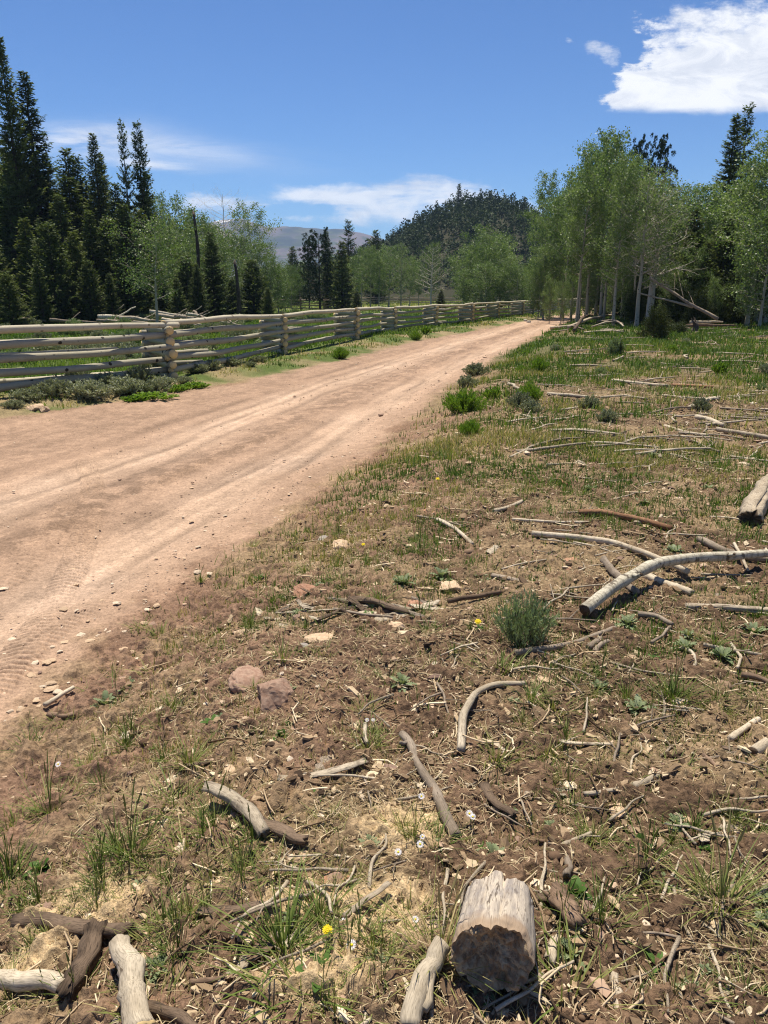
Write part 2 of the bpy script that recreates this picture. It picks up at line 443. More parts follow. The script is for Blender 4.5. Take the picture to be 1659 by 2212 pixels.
M['litter'] = speck('litter', [(0, (.05, .032, .02)), (.3, (.15, .10, .06)), (.55, (.34, .24, .145)), (.8, (.54, .42, .27)), (1, (.70, .58, .40))], nscale=60)
M['straw'] = speck('dry_straw', [(0, (.16, .115, .06)), (.6, (.34, .26, .15)), (1, (.52, .43, .27))], nscale=60)
M['pebble'] = speck('pebble', [(0, (.20, .13, .10)), (.3, (.36, .24, .165)), (.7, (.52, .38, .26)), (1, (.68, .56, .42))], nscale=50)
M['clod'] = speck('soil_clod', [(0, (.085, .052, .032)), (.5, (.15, .094, .058)), (1, (.25, .165, .105))], nscale=60)
M['saw'] = speck('sawdust', [(0, (.42, .29, .15)), (1, (.68, .52, .31))], nscale=90)
def flat(name, c, rough=.6):
    m, b, p = mat(name, rough, .2); p.inputs['Base Color'].default_value = (*c, 1); return m
M['petal_white'] = flat('white_petal', (.82, .80, .80)); M['petal_yellow'] = flat('yellow_petal', (.80, .62, .02)); M['stem'] = flat('stem_green', (.10, .16, .04)); M['bud'] = flat('pink_bud', (.45, .20, .20))

# ================================================================== GROUND
def build_ground():
    dense = np.arange(-42, 42.001, 0.072)
    rest = np.linspace(42, 318, 94)[1:-1]
    ph = np.radians(np.concatenate([dense, rest]))
    d = np.concatenate([np.arange(64, 36, -0.07), np.arange(36, 12, -0.046), np.arange(12, 2.0, -0.05), np.arange(2.0, 0.45, -0.025)])
    r = CAMZ / np.tan(np.radians(d))
    r = np.concatenate([[0.25, 0.5, 0.72], r, np.geomspace(r[-1] * 1.02, 5200, 46)])
    R, F = np.meshgrid(r, ph, indexing='ij')
    x = R * np.sin(F); y = R * np.cos(F)
    a = -sR(x, y); l = sL(x, y)
    wob = (fbm(x, y, 0.9, 3, 21) - .5) * 0.7
    wf = (fbm(x, y, 5.0, 3, 22) - .5) * 0.35
    road = ss(-0.12, 0.22, a + wob * .5 + wf) * ss(-0.15, 0.25, -l + wob + wf)
    right = 1 - ss(-0.1, 0.3, a + wob * .5 + wf)
    z = H(x, y)
    near = np.clip(1 - R / 45, 0, 1)
    # soil clods and hollows
    c1 = fbm(x, y, 3.0, 3, 31); c2 = fbm(x, y, 11.0, 3, 33); c3 = 1 - np.abs(2 * vn(x * 28, y * 28, 35) - 1); c4 = vn(x * 70, y * 70, 37)
    lump = ss(.38, .72, c2)
    off = 1 - road
    z = z + off * near * ((c1 - .5) * .055 + lump * .026 + (c3 - .5) * .024 * (.3 + lump) + (c4 - .5) * .014)
    edge = ss(.0, .25, -a) * (1 - ss(.4, 1.2, -a))
    z = z + edge * near * (c2 - .45) * .05
    # road: two worn wheel lanes, rougher crown between them
    wa = (fbm(x, y, .5, 2, 41) - .5) * .45
    kf = 1.0 + .0 * y; lane1 = np.exp(-((a + wa - .85) / .42) ** 2); lane2 = np.exp(-((a + wa - 2.75) / .5) ** 2); mid = np.exp(-((a + wa - 1.85) / .34) ** 2)
    trk = sum(np.exp(-((a + (fbm(x, y, .35, 2, 140 + k_) - .5) * .5 - c_) / w_) ** 2) for k_, (c_, w_) in enumerate(((.55, .07), (.98, .06), (1.25, .09), (2.35, .08), (2.75, .07), (3.15, .10), (3.7, .12))))
    rut = (fbm(x * 1.0, y * .13, 5.5, 3, 43) - .5)
    z = z + road * near * (-.035 * lane1 - .03 * lane2 + .03 * mid * fbm(x, y, 7, 3, 44) + rut * .022 - .022 * trk * ss(.35, .6, fbm(x, y, .8, 2, 149)) + (fbm(x, y, 9, 3, 151) - .5) * .016 * (1 - .6 * np.clip(lane1 + lane2, 0, 1)) + (c1 - .5) * .02 + (c4 - .5) * .004)
    # tyre treads
    tread = np.zeros_like(x)
    def band(pts, width, pitch, ph0=0, depth=1.0):
        nonlocal tread
        P_ = np.array([gp(*q) for q in pts]); s0 = 0
        for i in range(len(P_) - 1):
            ax, ay = P_[i]; bx, by = P_[i + 1]; L = math.hypot(bx - ax, by - ay); ux, uy = (bx - ax) / L, (by - ay) / L
            s = (x - ax) * ux + (y - ay) * uy; n = -(x - ax) * uy + (y - ay) * ux
            inb = (s >= 0) & (s < L); fade = ss(1.0, .75, np.abs(n) / width)
            sh = ((s + s0 + np.abs(n) * .5) / pitch + ph0) % 1.0
            q = ss(0, .3, sh) * ss(1, .6, sh)
            half = np.where(n > 0, q, np.roll(q, 0) * 1.0)
            tread = np.where(inb & (np.abs(n) < width), np.maximum(tread, half * fade * depth), tread); s0 += L
    band([(-20, 1500), (60, 1370), (150, 1230), (190, 1130), (200, 1040), (180, 980)], .13, .058)
    band([(-260, 1420), (-60, 1290), (70, 1180), (160, 1100), (330, 1045), (520, 960), (690, 900)], .12, .062, .3, .8)
    band([(-200, 1700), (-60, 1540), (60, 1400), (200, 1290)], .14, .05, .5, .6)
    band([(640, 1090), (720, 1030), (790, 975), (850, 930)], .12, .06, .2, .7)
    band([(-100, 1330), (20, 1240), (110, 1150), (150, 1060)], .12, .06, .1, .7)
    tread *= ss(.25, .6, fbm(x, y, 1.3, 2, 47))
    z = z + road * tread * .026
    z = np.where(R < 0.6, z * 1.0, z)
    # base colours (real surface colours of dirt, dust, litter and turf)
    def c(*t): return np.array(t)[None, None, :]
    n_a = fbm(x, y, .8, 4, 51)[..., None]; n_b = fbm(x, y, 4.5, 3, 53)[..., None]; n_c = fbm(x, y, 22, 3, 55)[..., None]
    E = lambda q: q[..., None]
    lane = np.clip(lane1 + lane2, 0, 1)
    rd = c(.325, .215, .145) * (1 - E(lane)) + c(.44, .305, .212) * E(lane)
    rough = E(np.clip(mid * 1.1 + .5 * ss(3.3, 4.2, a), 0, 1)) * ss(.36, .60, fbm(x, y, 5.0, 5, 152, .7)[..., None])
    rd = rd * (1 - rough * .34) + c(.30, .27, .25) * .10 * ss(.5, .7, n_a) * E(lane)
    rd = rd * (1 - .27 * E(trk) * ss(.4, .65, fbm(x, y, .7, 3, 153)[..., None])) * (.84 + .32 * fbm(x, y, 1.7, 5, 154, .65)[..., None])
    stre = fbm(a * 5.0, y * .25, 1.0, 3, 57)[..., None]
    rd = rd * (.82 + .36 * stre) * (.86 + .28 * n_c)
    rd = rd * (1 - .16 * E(ss(.45, .75, fbm(a * 9, y * .5, 1.0, 2, 59)) * lane))
    rd = rd * (1 - .3 * E(tread) * 0)
    soil = c(.150, .096, .059) * (.65 + .7 * n_b) * (.75 + .5 * n_c)
    reds = c(.235, .145, .095) * (.75 + .5 * n_b) * (.8 + .4 * n_c)
    bank = E((1 - ss(.3, 2.6, -a)) * ss(.25, .6, fbm(x, y, 1.1, 3, 61) + .15))
    soil = soil * (1 - bank) + reds * bank
    duff = c(.32, .23, .132) * (.7 + .6 * n_c)
    soil = soil + (duff - soil) * ss(.46, .66, fbm(x, y, 2.1, 4, 63)[..., None]) * .6
    tanpatch = c(.215, .145, .082); grn = c(.09, .10, .038)
    far = E(ss(7, 26, y))
    tn = ss(.38, .60, fbm(x, y, .45, 4, 65))[..., None]
    rm = (grn * (1 - tn * .75) + tanpatch * tn * .75) * (.75 + .5 * n_b)
    rgt = soil * (1 - far * .8) + rm * far * .8
    # left side: verge then meadow
    ver = ss(.2, .9, l); lm = c(.085, .115, .03) * (.7 + .6 * n_b); vg = c(.24, .185, .10) * (.75 + .5 * n_b)
    vm = E(1 - ss(1.2, 3.0, l)) * ss(.35, .6, fbm(x, y, .7, 3, 67)[..., None])
    lf = lm * (1 - vm) + vg * vm
    valley = E(ss(75, 120, y)); val = (c(.25, .235, .085) * tn + c(.13, .155, .06) * (1 - tn))
    side = E((l > 0) * 1.0)
    offc = rgt * (1 - side) + lf * side
    offc = offc * (1 - valley) + val * valley
    col = offc * (1 - E(road)) + rd * E(road)
    # sawdust heaps
    for (u, v, w) in ((190, 1960, .20), (690, 2090, .15), (800, 1985, .17), (880, 1790, .14), (60, 2090, .10), (640, 1940, .10)):
        g = at(u, v); m_ = np.exp(-(((x - g.x) / (w * 1.3)) ** 2 + ((y - g.y) / w) ** 2)); m_ = ss(.35, .8, m_ * (.6 + .8 * c2))
        col = col * (1 - E(m_)) + c(.56, .41, .235) * (.8 + .4 * n_c) * E(m_)
        z = z + m_ * .008
    col = np.clip(col, .01, .9)
    m, n = x.shape
    i = np.arange(m - 1)[:, None]; j = np.arange(n)[None]
    q = np.stack([i * n + j, (i + 1) * n + j, (i + 1) * n + (j + 1) % n, i * n + (j + 1) % n], -1).reshape(-1, 4)
    vs = np.stack([x, y, z], -1).reshape(-1, 3)
    k = len(vs); vs = np.vstack([vs, [[0, 0, float(H(0, 0))]]]); col = np.vstack([col.reshape(-1, 3), col[0, 0][None]])
    jj = np.arange(n); t = np.stack([np.full(n, k), jj, (jj + 1) % n], 1)
    rgba = np.concatenate([col, np.concatenate([road.ravel(), [0]])[:, None]], 1)
    mt, b, p = mat('ground', .95, .1)
    an = b.node('ShaderNodeAttribute', attribute_name='col'); cc = V(b, an.outputs['Color'])
    pos = geopos(b)
    f1 = b.noise(pos, 45, 6, .7); f2 = b.noise(pos, 160, 4, .7); f3 = b.noise(pos, 7, 5, .6)
    k1 = b.ramp(f1, [(.3, .55), (.5, 1.0), (.72, 1.5)]); k2 = b.ramp(f2, [(.3, .72), (.7, 1.28)]); k3 = b.ramp(f3, [(.3, .88), (.7, 1.12)])
    rdm = V(b, an.outputs['Alpha'])
    k1 = b.mix(rdm * .25, k1, (1, 1, 1))
    c_ = b.mix(1.0, cc, k1, 'MULTIPLY'); c_ = b.mix(1.0, c_, k2, 'MULTIPLY'); c_ = b.mix(1.0, c_, k3, 'MULTIPLY')
    b.put(p.inputs['Base Color'], c_)
    bump(b, p, (f1 * 1.0 + f2 * .3) * (1.3 - rdm), .010, 1.0)
    me = mk('ground', vs, q, t, (mt,), None, True, None, {'col': rgba})
    put('ground', me, kind='structure')
build_ground()

# ================================================================== HILL AND MOUNTAIN
def grid(name, X, Y, Z, m, kind='structure'):
    r, c = X.shape; i = np.arange(r - 1)[:, None]; j = np.arange(c - 1)[None]
    q = np.stack([i * c + j, i * c + j + 1, (i + 1) * c + j + 1, (i + 1) * c + j], -1).reshape(-1, 4)
    return put(name, mk(name, np.stack([X, Y, Z], -1), q, None, (m,), None, True), kind=kind)
def outline(pts, D):
    """crest points (pixels) at depth D -> x and height arrays"""
    o = []
    for u, v in pts:
        a, b, c = ray(u, v); o.append((a / b * D, CAMZ + c / b * D))
    o = np.array(o); return o[:, 0], o[:, 1]
HD = 330.0
HX, HZ = outline([(560, 640), (700, 590), (780, 560), (840, 526), (900, 486), (960, 460), (1010, 447), (1060, 443), (1100, 453), (1150, 489), (1200, 520), (1300, 545), (1500, 520), (1800, 500), (2300, 560)], HD)
def hillz(x, y):
    hc = np.interp(x, HX, HZ, left=-2, right=10)
    y = np.asarray(y, float); t = (y - HD)
    prof = np.where(t < 0, np.cos(np.clip(t / 125, -1, 0) * pi / 2) ** 1.3, np.cos(np.clip(t / 220, 0, 1) * pi / 2))
    return hc * prof + (fbm(x, y, .03, 4, 71) - .5) * 7 * prof * np.clip(hc / 20, 0, 1) - 1.0
m_, b, p = mat('hillside', .95, .1)
pos = geopos(b)
b.put(p.inputs['Base Color'], b.mix(b.noise(pos, .12, 5), (.025, .028, .015), (.055, .05, .028)))
M['hillside'] = m_
X, Y = np.meshgrid(np.linspace(-90, 420, 160), np.linspace(200, 555, 110)); grid('wooded_hill', X, Y, hillz(X, Y), m_)

m_, b, p = mat('mountain', .95, .1)
pos = geopos(b); px, py, pz = b.xyz(pos)
nA = b.noise(pos, .004, 7, .62); nB = b.noise(pos, .016, 6, .65)
c_ = b.mix(b.step(.42, .56, nA), (.04, .052, .055), (.15, .12, .125)); c_ = b.mix(b.step(.48, .56, nB) * .8, c_, (.05, .07, .035))
c_ = b.mix(b.step(225, 290, pz + (nB - .5) * 160.0) * .7, c_, (.34, .27, .23))
c_ = b.mix(b.step(.60, .64, b.noise(b.vec(px, py, pz * 3.0), .012, 3)) * b.step(235, 262, pz), c_, (.85, .87, .9))
b.put(p.inputs['Base Color'], c_)
MD = 3000.0
MX, MZ = outline([(-900, 560), (-300, 520), (200, 500), (400, 492), (480, 470), (520, 468), (580, 489), (640, 488), (690, 493), (740, 494), (800, 507), (860, 530), (950, 560), (1100, 590), (1400, 610), (2000, 600)], MD)
X, Y = np.meshgrid(np.linspace(-3000, 2600, 480), np.linspace(1500, 3500, 240))
hc = np.interp(X, MX, MZ, left=30, right=30); t = (Y - MD) / 1400
rid = 1 - np.abs(2 * fbm(X, Y, .0032, 4, 81) - 1)
Z = hc * np.where(t < 0, np.clip(1 + t, 0, 1) ** 1.25, np.clip(1 - t * 2.2, 0, 1)) 
env = np.clip(-t, 0, 1) ** .6 * np.clip(1 + t, 0, 1)
Z = Z + (rid - .75) * 150 * env + (fbm(X, Y, .012, 4, 83) - .5) * (14 + 30 * env) - 4
grid('mountain', X, Y, Z, m_)

# ================================================================== TREES
def kites(P0, D, Wd, w, mid=.5):
    """leaf/needle-spray quads: base P0, vector D, side vector Wd*w"""
    a = P0; c = P0 + D; bb = P0 + D * mid + Wd * w[:, None]; d = P0 + D * mid - Wd * w[:, None]
    v = np.stack([a, bb, c, d], 1).reshape(-1, 3); q = np.arange(len(P0) * 4).reshape(-1, 4)
    return v, q
def unit(a): return a / (np.linalg.norm(a, axis=-1, keepdims=True) + 1e-9)
def conifer(H_, R_, seed, base=.05, spr=.30, n_wh=None, slope=-.25, nb_=8, shape=.85, gap=0.0, crown_m='spruce', bark='conifer_bark', ragged=.25, name='spruce_tree', tw=.5, lean=0):
    r = np.random.default_rng(seed)
    g = Geo(); t = np.linspace(0, 1, 14)
    tr = H_ * .011 + .05
    bx = np.cumsum(r.normal(0, .02, 14)) * H_ * .02 + lean * t * t
    path = np.stack([bx, bx * .6, t * H_], 1)
    v, q, ct = tube(path, tr * (1 - t * .97), 7, False); g.add(v, q, None)
    n_wh = n_wh or int(H_ / .34)
    P0 = []; Dv = []; Wv = []; A = []; ww = []
    side = 0
    prof_az = r.uniform(.75, 1.1, 12)
    for i in range(n_wh):
        if r.random() < gap: continue
        for k in range(nb_):
            f = (i + r.uniform(-.75, .75)) / n_wh; f = min(max(f, 0), .995); z = H_ * (base + (1 - base) * f)
            az = k * 2 * pi / nb_ + i * 1.1 + r.normal(0, .25)
            pr = prof_az[int((az / (2 * pi) * 12 + f * 5)) % 12]
            low = min(1, .35 + f * 4.5) if base < .12 else min(1, .5 + f * 3)
            L = R_ * (1 - f) ** shape * r.uniform(1 - ragged * 1.6, 1 + ragged * .7) * pr * low + .12
            if r.random() < .06: L *= 1.35
            dr = np.array([cos(az), sin(az), 0.0]); sl = slope + f * .75 + r.normal(0, .08)
            m = max(2, int(L / (spr * .42)))
            s = np.linspace(.18 if L > 1 else .3, 1, m)
            cz = sl * s * L + .26 * L * s ** 3 - .06 * L * np.sin(s * pi)
            pts = dr[None] * (s * L)[:, None]; pts[:, 2] = cz + z
            pts[:, :2] += np.array([np.interp(z / H_, t, bx), np.interp(z / H_, t, bx) * .6])
            if L > .9 and i % 2 == 0:
                pp = np.array([[pts[0, 0] * .0 + np.interp(z / H_, t, bx), np.interp(z / H_, t, bx) * .6, z], pts[m // 2], pts[-1]])
                v, q, _ = tube(pp, [.03 + .006 * L, .018, .006], 3, False); g.add(v, q)
            sd = np.array([-dr[1], dr[0], 0.0])
            for sgn in (-1, 0, 1, 2):
                n = m
                jit = r.normal(0, .25, (n, 3))
                if sgn == 2: d = dr[None] * .4 + np.array([0, 0, -1.0]) + jit
                elif sgn == 0: d = dr[None] * 1.0 + np.array([0, 0, .25]) + jit
                else: d = dr[None] * .75 + sd[None] * sgn * .9 + np.array([0, 0, -.15]) + jit
                d = unit(d); ln = spr * r.uniform(.7, 1.35, n) * (1.15 - .35 * s) * (.8 if sgn == 2 else 1)
                up = np.array([0, 0, 1.0]) + r.normal(0, .5, (n, 3))
                P0.append(pts + r.normal(0, .03, (n, 3))); Dv.append(d * ln[:, None]); Wv.append(unit(np.cross(d, up))); ww.append(ln * r.uniform(.16, .27, n) * tw * 2)
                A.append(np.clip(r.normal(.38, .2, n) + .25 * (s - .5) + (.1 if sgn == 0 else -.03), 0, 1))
    v, q = kites(np.concatenate(P0), np.concatenate(Dv), np.concatenate(Wv), np.concatenate(ww), .45)
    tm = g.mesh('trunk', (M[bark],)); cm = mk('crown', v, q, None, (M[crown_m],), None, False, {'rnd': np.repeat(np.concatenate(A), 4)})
    e = put(name, None); put('trunk', tm, e); put('crown', cm, e); e['_h'] = H_
    return e
def aspen(H_, R_, seed, base=.3, nbr=34, leaves=7000, lf=.085, lean=0.0, dead=0.0, bark='aspen_bark', leafm='aspen_leaf', name='aspen_tree', tr=None, updir=.38, top=1.0, forks=0):
    r = np.random.default_rng(seed); g = Geo()
    n = 16; t = np.linspace(0, 1, n); tr = tr or H_ * .0085 + .03
    wx = np.cumsum(r.normal(0, 1, n)); wy = np.cumsum(r.normal(0, 1, n))
    path = np.stack([wx * H_ * .006 * t + lean * H_ * t * t, wy * H_ * .006 * t, t * H_ * .97], 1)
    v, q, ct = tube(path, tr * (1 - t * .9) * np.where(t < .04, 1.25, 1), 8, False, .04, seed); g.add(v, q)
    C = []; CW = []
    for k in range(nbr):
        f = base + (1 - base) * ((k + r.random()) / nbr) ** .9 * .97; f = min(f, .985)
        o = np.array([np.interp(f, t, path[:, i]) for i in range(3)])
        az = k * 2.4 + r.normal(0, .4); ff = (f - base) / (1 - base)
        prof = (np.sin(pi * min(1, ff * .82 + .16)) ** .7) * .9 + .12
        L = R_ * prof * r.uniform(.65, 1.2)
        up = updir + .55 * ff + r.normal(0, .15)
        m = 6; s = np.linspace(0, 1, m)
        d = np.array([cos(az), sin(az), 0])
        pts = o + d[None] * (s * L)[:, None] + np.stack([r.normal(0, .05 * L, m) * s, r.normal(0, .05 * L, m) * s, up * L * (s * .7 + .35 * s * s)], 1)
        br = max(.012, tr * (1 - f) * (.9 if dead > .9 else .5))
        v, q, _ = tube(pts, br * (1 - s * .8), 4, False); g.add(v, q)
        C.append(pts[3:]); CW.append(np.full(3, L))
        for j in range(4 if L > .7 else 2):
            i0 = r.integers(1, m - 1); d2 = unit(d + r.normal(0, .8, 3) + np.array([0, 0, .5])); L2 = L * r.uniform(.3, .6)
            p2 = pts[i0] + d2[None] * (np.linspace(0, 1, 4) * L2)[:, None] + r.normal(0, .04 * L2, (4, 3))
            v, q, _ = tube(p2, br * .45 * (1 - np.linspace(0, .8, 4)), 3, False); g.add(v, q)
            C.append(p2[1:]); CW.append(np.full(3, L2 * 1.2))
            if dead > .3 and L2 > .4:
                for jj in range(3):
                    d3 = unit(d2 + r.normal(0, .7, 3)); p3 = p2[r.integers(1, 4)] + d3[None] * (np.linspace(0, 1, 3) * L2 * .6)[:, None] + r.normal(0, .03, (3, 3))
                    v, q, _ = tube(p3, [br * .22, br * .16, .004], 3, False); g.add(v, q)
    e = put(name, None); put('trunk', g.mesh('trunk', (M[bark],)), e); e['_h'] = H_ * (1.07 if dead < .9 else 1.0)
    nl = int(leaves * (1 - dead))
    if nl > 10:
        C = np.concatenate(C); CW = np.concatenate(CW)
        keep = r.random(len(C)) > .12 + dead * .5; C = C[keep]; CW = CW[keep]
        pr = CW / CW.sum(); idx = r.choice(len(C), nl, p=pr)
        clump = r.normal(0, 1, (len(C),))
        P0 = C[idx] + r.normal(0, 1, (nl, 3)) * (.09 + .095 * CW[idx])[:, None] * np.array([1, 1, .85])
        d = unit(r.normal(0, 1, (nl, 3)) + np.array([0, 0, -.2])); sz = lf * r.uniform(.7, 1.3, nl)
        wv = unit(np.cross(d, r.normal(0, 1, (nl, 3))))
        v, q = kites(P0, d * sz[:, None], wv, sz * .45, .45)
        A = np.clip(.48 + clump[idx] * .24 + r.normal(0, .14, nl), 0, 1)
        put('crown', mk('crown', v, q, None, (M[leafm],), None, False, {'rnd': np.repeat(A, 4)}), e)
    return e
def pine(H_, R_, seed, name='pine_tree'):
    """pine: open crown of upswept tufted boughs"""
    r = np.random.default_rng(seed); g = Geo(); t = np.linspace(0, 1, 12)
    bx = np.cumsum(r.normal(0, .02, 12)) * H_ * .03
    path = np.stack([bx, bx * .4, t * H_ * .98], 1); v, q, _ = tube(path, (H_ * .013 + .05) * (1 - .9 * t), 7, False); g.add(v, q)
    P0 = []; D = []; Wv = []; ww = []; A = []
    for k in range(int(H_ * 6.5)):
        f = .12 + .87 * (k + r.random()) / (H_ * 6.5); az = k * 2.4 + r.normal(0, .4)
        L = R_ * (np.sin(pi * (.12 + .82 * f)) ** .8) * r.uniform(.55, 1.15) + .2
        o = np.array([np.interp(f, t, bx), np.interp(f, t, bx) * .4, f * H_ * .98]); d = np.array([cos(az), sin(az), 0])
        s = np.linspace(0, 1, 5); pts = o + d[None] * (s * L)[:, None]; pts[:, 2] += L * (-.05 * s + .5 * s ** 2) * (.5 + f)
        v, q, _ = tube(pts, .05 * (1 - .7 * s) * (1.2 - f), 4, False); g.add(v, q)
        for c in range(3 + int(L * 2.2)):
            ce = pts[r.integers(2, 5)] + r.normal(0, .16 * L ** .5, 3) * np.array([1, 1, .6]); n = 34
            dd = unit(r.normal(0, 1, (n, 3)) + np.array([0, 0, .5])); ln = r.uniform(.14, .30, n)
            P0.append(ce + dd * .04); D.append(dd * ln[:, None]); Wv.append(unit(np.cross(dd, r.normal(0, 1, (n, 3))))); ww.append(ln * .16)
            A.append(np.clip(r.normal(.45, .2, n) + r.normal(0, .1), 0, 1))
    v, q = kites(np.concatenate(P0), np.concatenate(D), np.concatenate(Wv), np.concatenate(ww))
    e = put(name, None); put('trunk', g.mesh('trunk', (M['conifer_bark'],)), e); e['_h'] = H_
    put('crown', mk('crown', v, q, None, (M['pine'],), None, False, {'rnd': np.repeat(np.concatenate(A), 4)}), e); return e
def juniper(H_, R_, seed, mt='juniper', n=9000, name='juniper_bush', conic=.6):
    r = np.random.default_rng(seed); g = Geo()
    P0 = []; D = []; Wv = []; ww = []; A = []
    nb_ = 46
    for k in range(nb_):
        az = r.uniform(0, 2 * pi); f = r.random(); hh = H_ * (.12 + .88 * f); rad = R_ * (1 - f ** 1.5 * conic) * r.uniform(.65, 1.1)
        end = np.array([cos(az) * rad, sin(az) * rad, hh]); st = np.array([0, 0, hh * .35])
        s = np.linspace(0, 1, 5)[:, None]; pts = st + (end - st) * s + np.array([0, 0, -.12 * rad]) * np.sin(s * pi)
        v, q, _ = tube(pts, .03 * H_ * .3 * (1 - .8 * s[:, 0]) + .004, 4, False); g.add(v, q)
        m = n // nb_; i = r.uniform(.35, 1.03, m); o = st + (end - st) * i[:, None] + r.normal(0, .085 * R_ + .03, (m, 3))
        o[:, 2] = np.maximum(o[:, 2], .04)
        d = unit((end - st)[None] * .6 / np.linalg.norm(end - st) + r.normal(0, .5, (m, 3)) + np.array([0, 0, .5])); ln = r.uniform(.06, .15, m) * (.6 + .18 * H_)
        P0.append(o); D.append(d * ln[:, None]); Wv.append(unit(np.cross(d, r.normal(0, 1, (m, 3))))); ww.append(ln * .22)
        A.append(np.clip(r.normal(.45, .18, m) + r.normal(0, .1) + .3 * (i - .7), 0, 1))
    v, q = kites(np.concatenate(P0), np.concatenate(D), np.concatenate(Wv), np.concatenate(ww))
    e = put(name, None); put('stem', g.mesh('stem', (M['conifer_bark'],)), e); e['_h'] = H_
    put('foliage', mk('foliage', v, q, None, (M[mt],), None, False, {'rnd': np.repeat(np.concatenate(A), 4)}), e); return e

# prototypes: the first use of each moves the prototype itself
PRO = {}
def proto(key, fn): PRO[key] = [fn, None, False]
def use(key, name, loc, rz, sc, label, group=None, cat=None, tilt=0.0):
    pr = PRO[key]
    if pr[1] is None: pr[1] = pr[0]()
    e = pr[1]
    if not pr[2]:
        pr[2] = True; c = e; c.name = name; c.location = loc; c.rotation_euler = (tilt * cos(rz), tilt * sin(rz), rz)
        c.scale = sc if hasattr(sc, '__len__') else (sc,) * 3
        c['label'] = label
        if group: c['group'] = group
        if cat: c['category'] = cat
        return c
    return clone(e, name, loc, rz, sc, label, group, cat, tilt)
proto('sp_tall', lambda: conifer(24, 3.1, 1, .04, .30, slope=-.30, nb_=9, shape=.95, ragged=.4))
proto('sp_tall2', lambda: conifer(22, 2.7, 2, .05, .29, slope=-.32, nb_=9, shape=.9, ragged=.45))
proto('sp_slim', lambda: conifer(17, 1.7, 3, .12, .30, slope=-.35, nb_=7, shape=.62, gap=.12, ragged=.4))
proto('sp_slim2', lambda: conifer(16, 1.5, 4, .25, .30, slope=-.35, nb_=7, shape=.55, gap=.15, ragged=.45))
proto('sp_mid', lambda: conifer(12, 2.3, 5, .02, .28, slope=-.2, nb_=9, shape=.85))
proto('sp_mid2', lambda: conifer(12, 2.0, 6, .03, .28, slope=-.22, nb_=9, shape=.9))
proto('sp_young', lambda: conifer(7, 2.0, 7, .0, .22, slope=-.05, nb_=10, shape=.9, n_wh=28))
proto('sp_far', lambda: conifer(14, 2.2, 8, .03, .55, slope=-.2, nb_=7, shape=.8, n_wh=26, ragged=.4))
proto('pine', lambda: pine(12, 3.0, 9)); proto('pine2', lambda: pine(13, 2.6, 10))
proto('as1', lambda: aspen(13, 2.2, 21, .27, 40, 8500, .13))
proto('as2', lambda: aspen(12, 2.0, 22, .30, 36, 7500, .13, .04))
proto('as3', lambda: aspen(11, 2.3, 23, .22, 36, 8000, .13, -.03))
proto('as4', lambda: aspen(9, 2.2, 24, .12, 42, 9000, .115))
proto('as5', lambda: aspen(8, 1.9, 25, .08, 38, 8000, .115, .03))
proto('as_small', lambda: aspen(6.4, 1.5, 26, .38, 30, 5200, .075, .03, .1))
proto('as_sparse', lambda: aspen(13, 3.0, 27, .30, 38, 9000, .15, .03, .4, forks=1))
proto('as_thin', lambda: aspen(11, 2.3, 28, .30, 40, 9000, .12, .02, .55, bark='aspen_bark', tr=.16))
proto('as_dead', lambda: aspen(12, 3.0, 29, .38, 30, 0, .1, .02, 1.0, bark='aspen_dead', tr=.13))
proto('as_dead2', lambda: aspen(9, 2.4, 30, .25, 30, 2200, .11, -.02, .6, bark='aspen_dead', tr=.17))
proto('jun', lambda: juniper(2.1, 1.25, 31)); proto('jun2', lambda: juniper(4.5, 2.0, 32, n=15000, conic=.8)); proto('jun3', lambda: juniper(1.3, 1.2, 33, conic=.3))
proto('rust', lambda: juniper(3.6, 1.7, 34, 'rusty', 6500, 'rusty_juniper', .75))

def spot(u, D):
    a, b, c = ray(u, 634); x = a / b * D
    return on(x, D, -.05)
def topz(u, v, D):
    a, b, c = ray(u, v); return CAMZ + c / b * D
NT = [0]
def tree(key, u, D, vtop, label, name, cat, group=None, wide=1.0, rz=None, tilt=0.0):
    if key.startswith('sp_') and D < 205: wide *= 1.0 if 'slim' in key else (1.12 if 'tall' in key else 1.25)
    p = spot(u + (math.sin(u * 12.9) * 4 if key[:2] == 'as' and 1200 < u < 1360 else 0), D)
    if key[:2] in ('sp', 'pi'):
        a_, b_, c_ = ray(u, vtop * .8 + 634 * .2); p = on(a_ / b_ * D, D, -.05)
    if D > 205: p.z = float(hillz(p.x, p.y)) - .3
    hh = topz(u, vtop, D) - p.z
    if PRO[key][1] is None: PRO[key][1] = PRO[key][0]()
    s = hh / PRO[key][1]['_h']; NT[0] += 1
    rz = (NT[0] * 2.399) % 6.28 if rz is None else rz
    return use(key, name, p, rz, (s * wide, s * wide, s), label, group, cat, tilt)
KSP = dict(name='spruce_tree', cat='tree'); KAS = dict(name='aspen_tree', cat='tree')
GL = 'spruces of the stand on the left'; 
tree('sp_tall', 12, 60, 75, 'tallest dark spruce at the left edge of the photo', **KSP, group=GL, wide=.95)
tree('sp_tall2', 62, 62, 155, 'second tallest spruce with ragged top, right of the tallest one', **KSP, group=GL, wide=1.35)
tree('sp_tall2', -45, 66, 190, 'big dark spruce cut by the left edge behind the tallest one', **KSP, group=GL, wide=1.2)
tree('sp_tall', 105, 66, 330, 'broad dark spruce in the shade below the second tallest', **KSP, group=GL, wide=1.5)
tree('sp_mid', 150, 66, 318, 'spruce with narrow top, left of a twin top', **KSP, group=GL, wide=.95)
tree('sp_mid2', 170, 67, 335, 'lower spruce leaning on the narrow topped one beside it', **KSP, group=GL, wide=1.0)
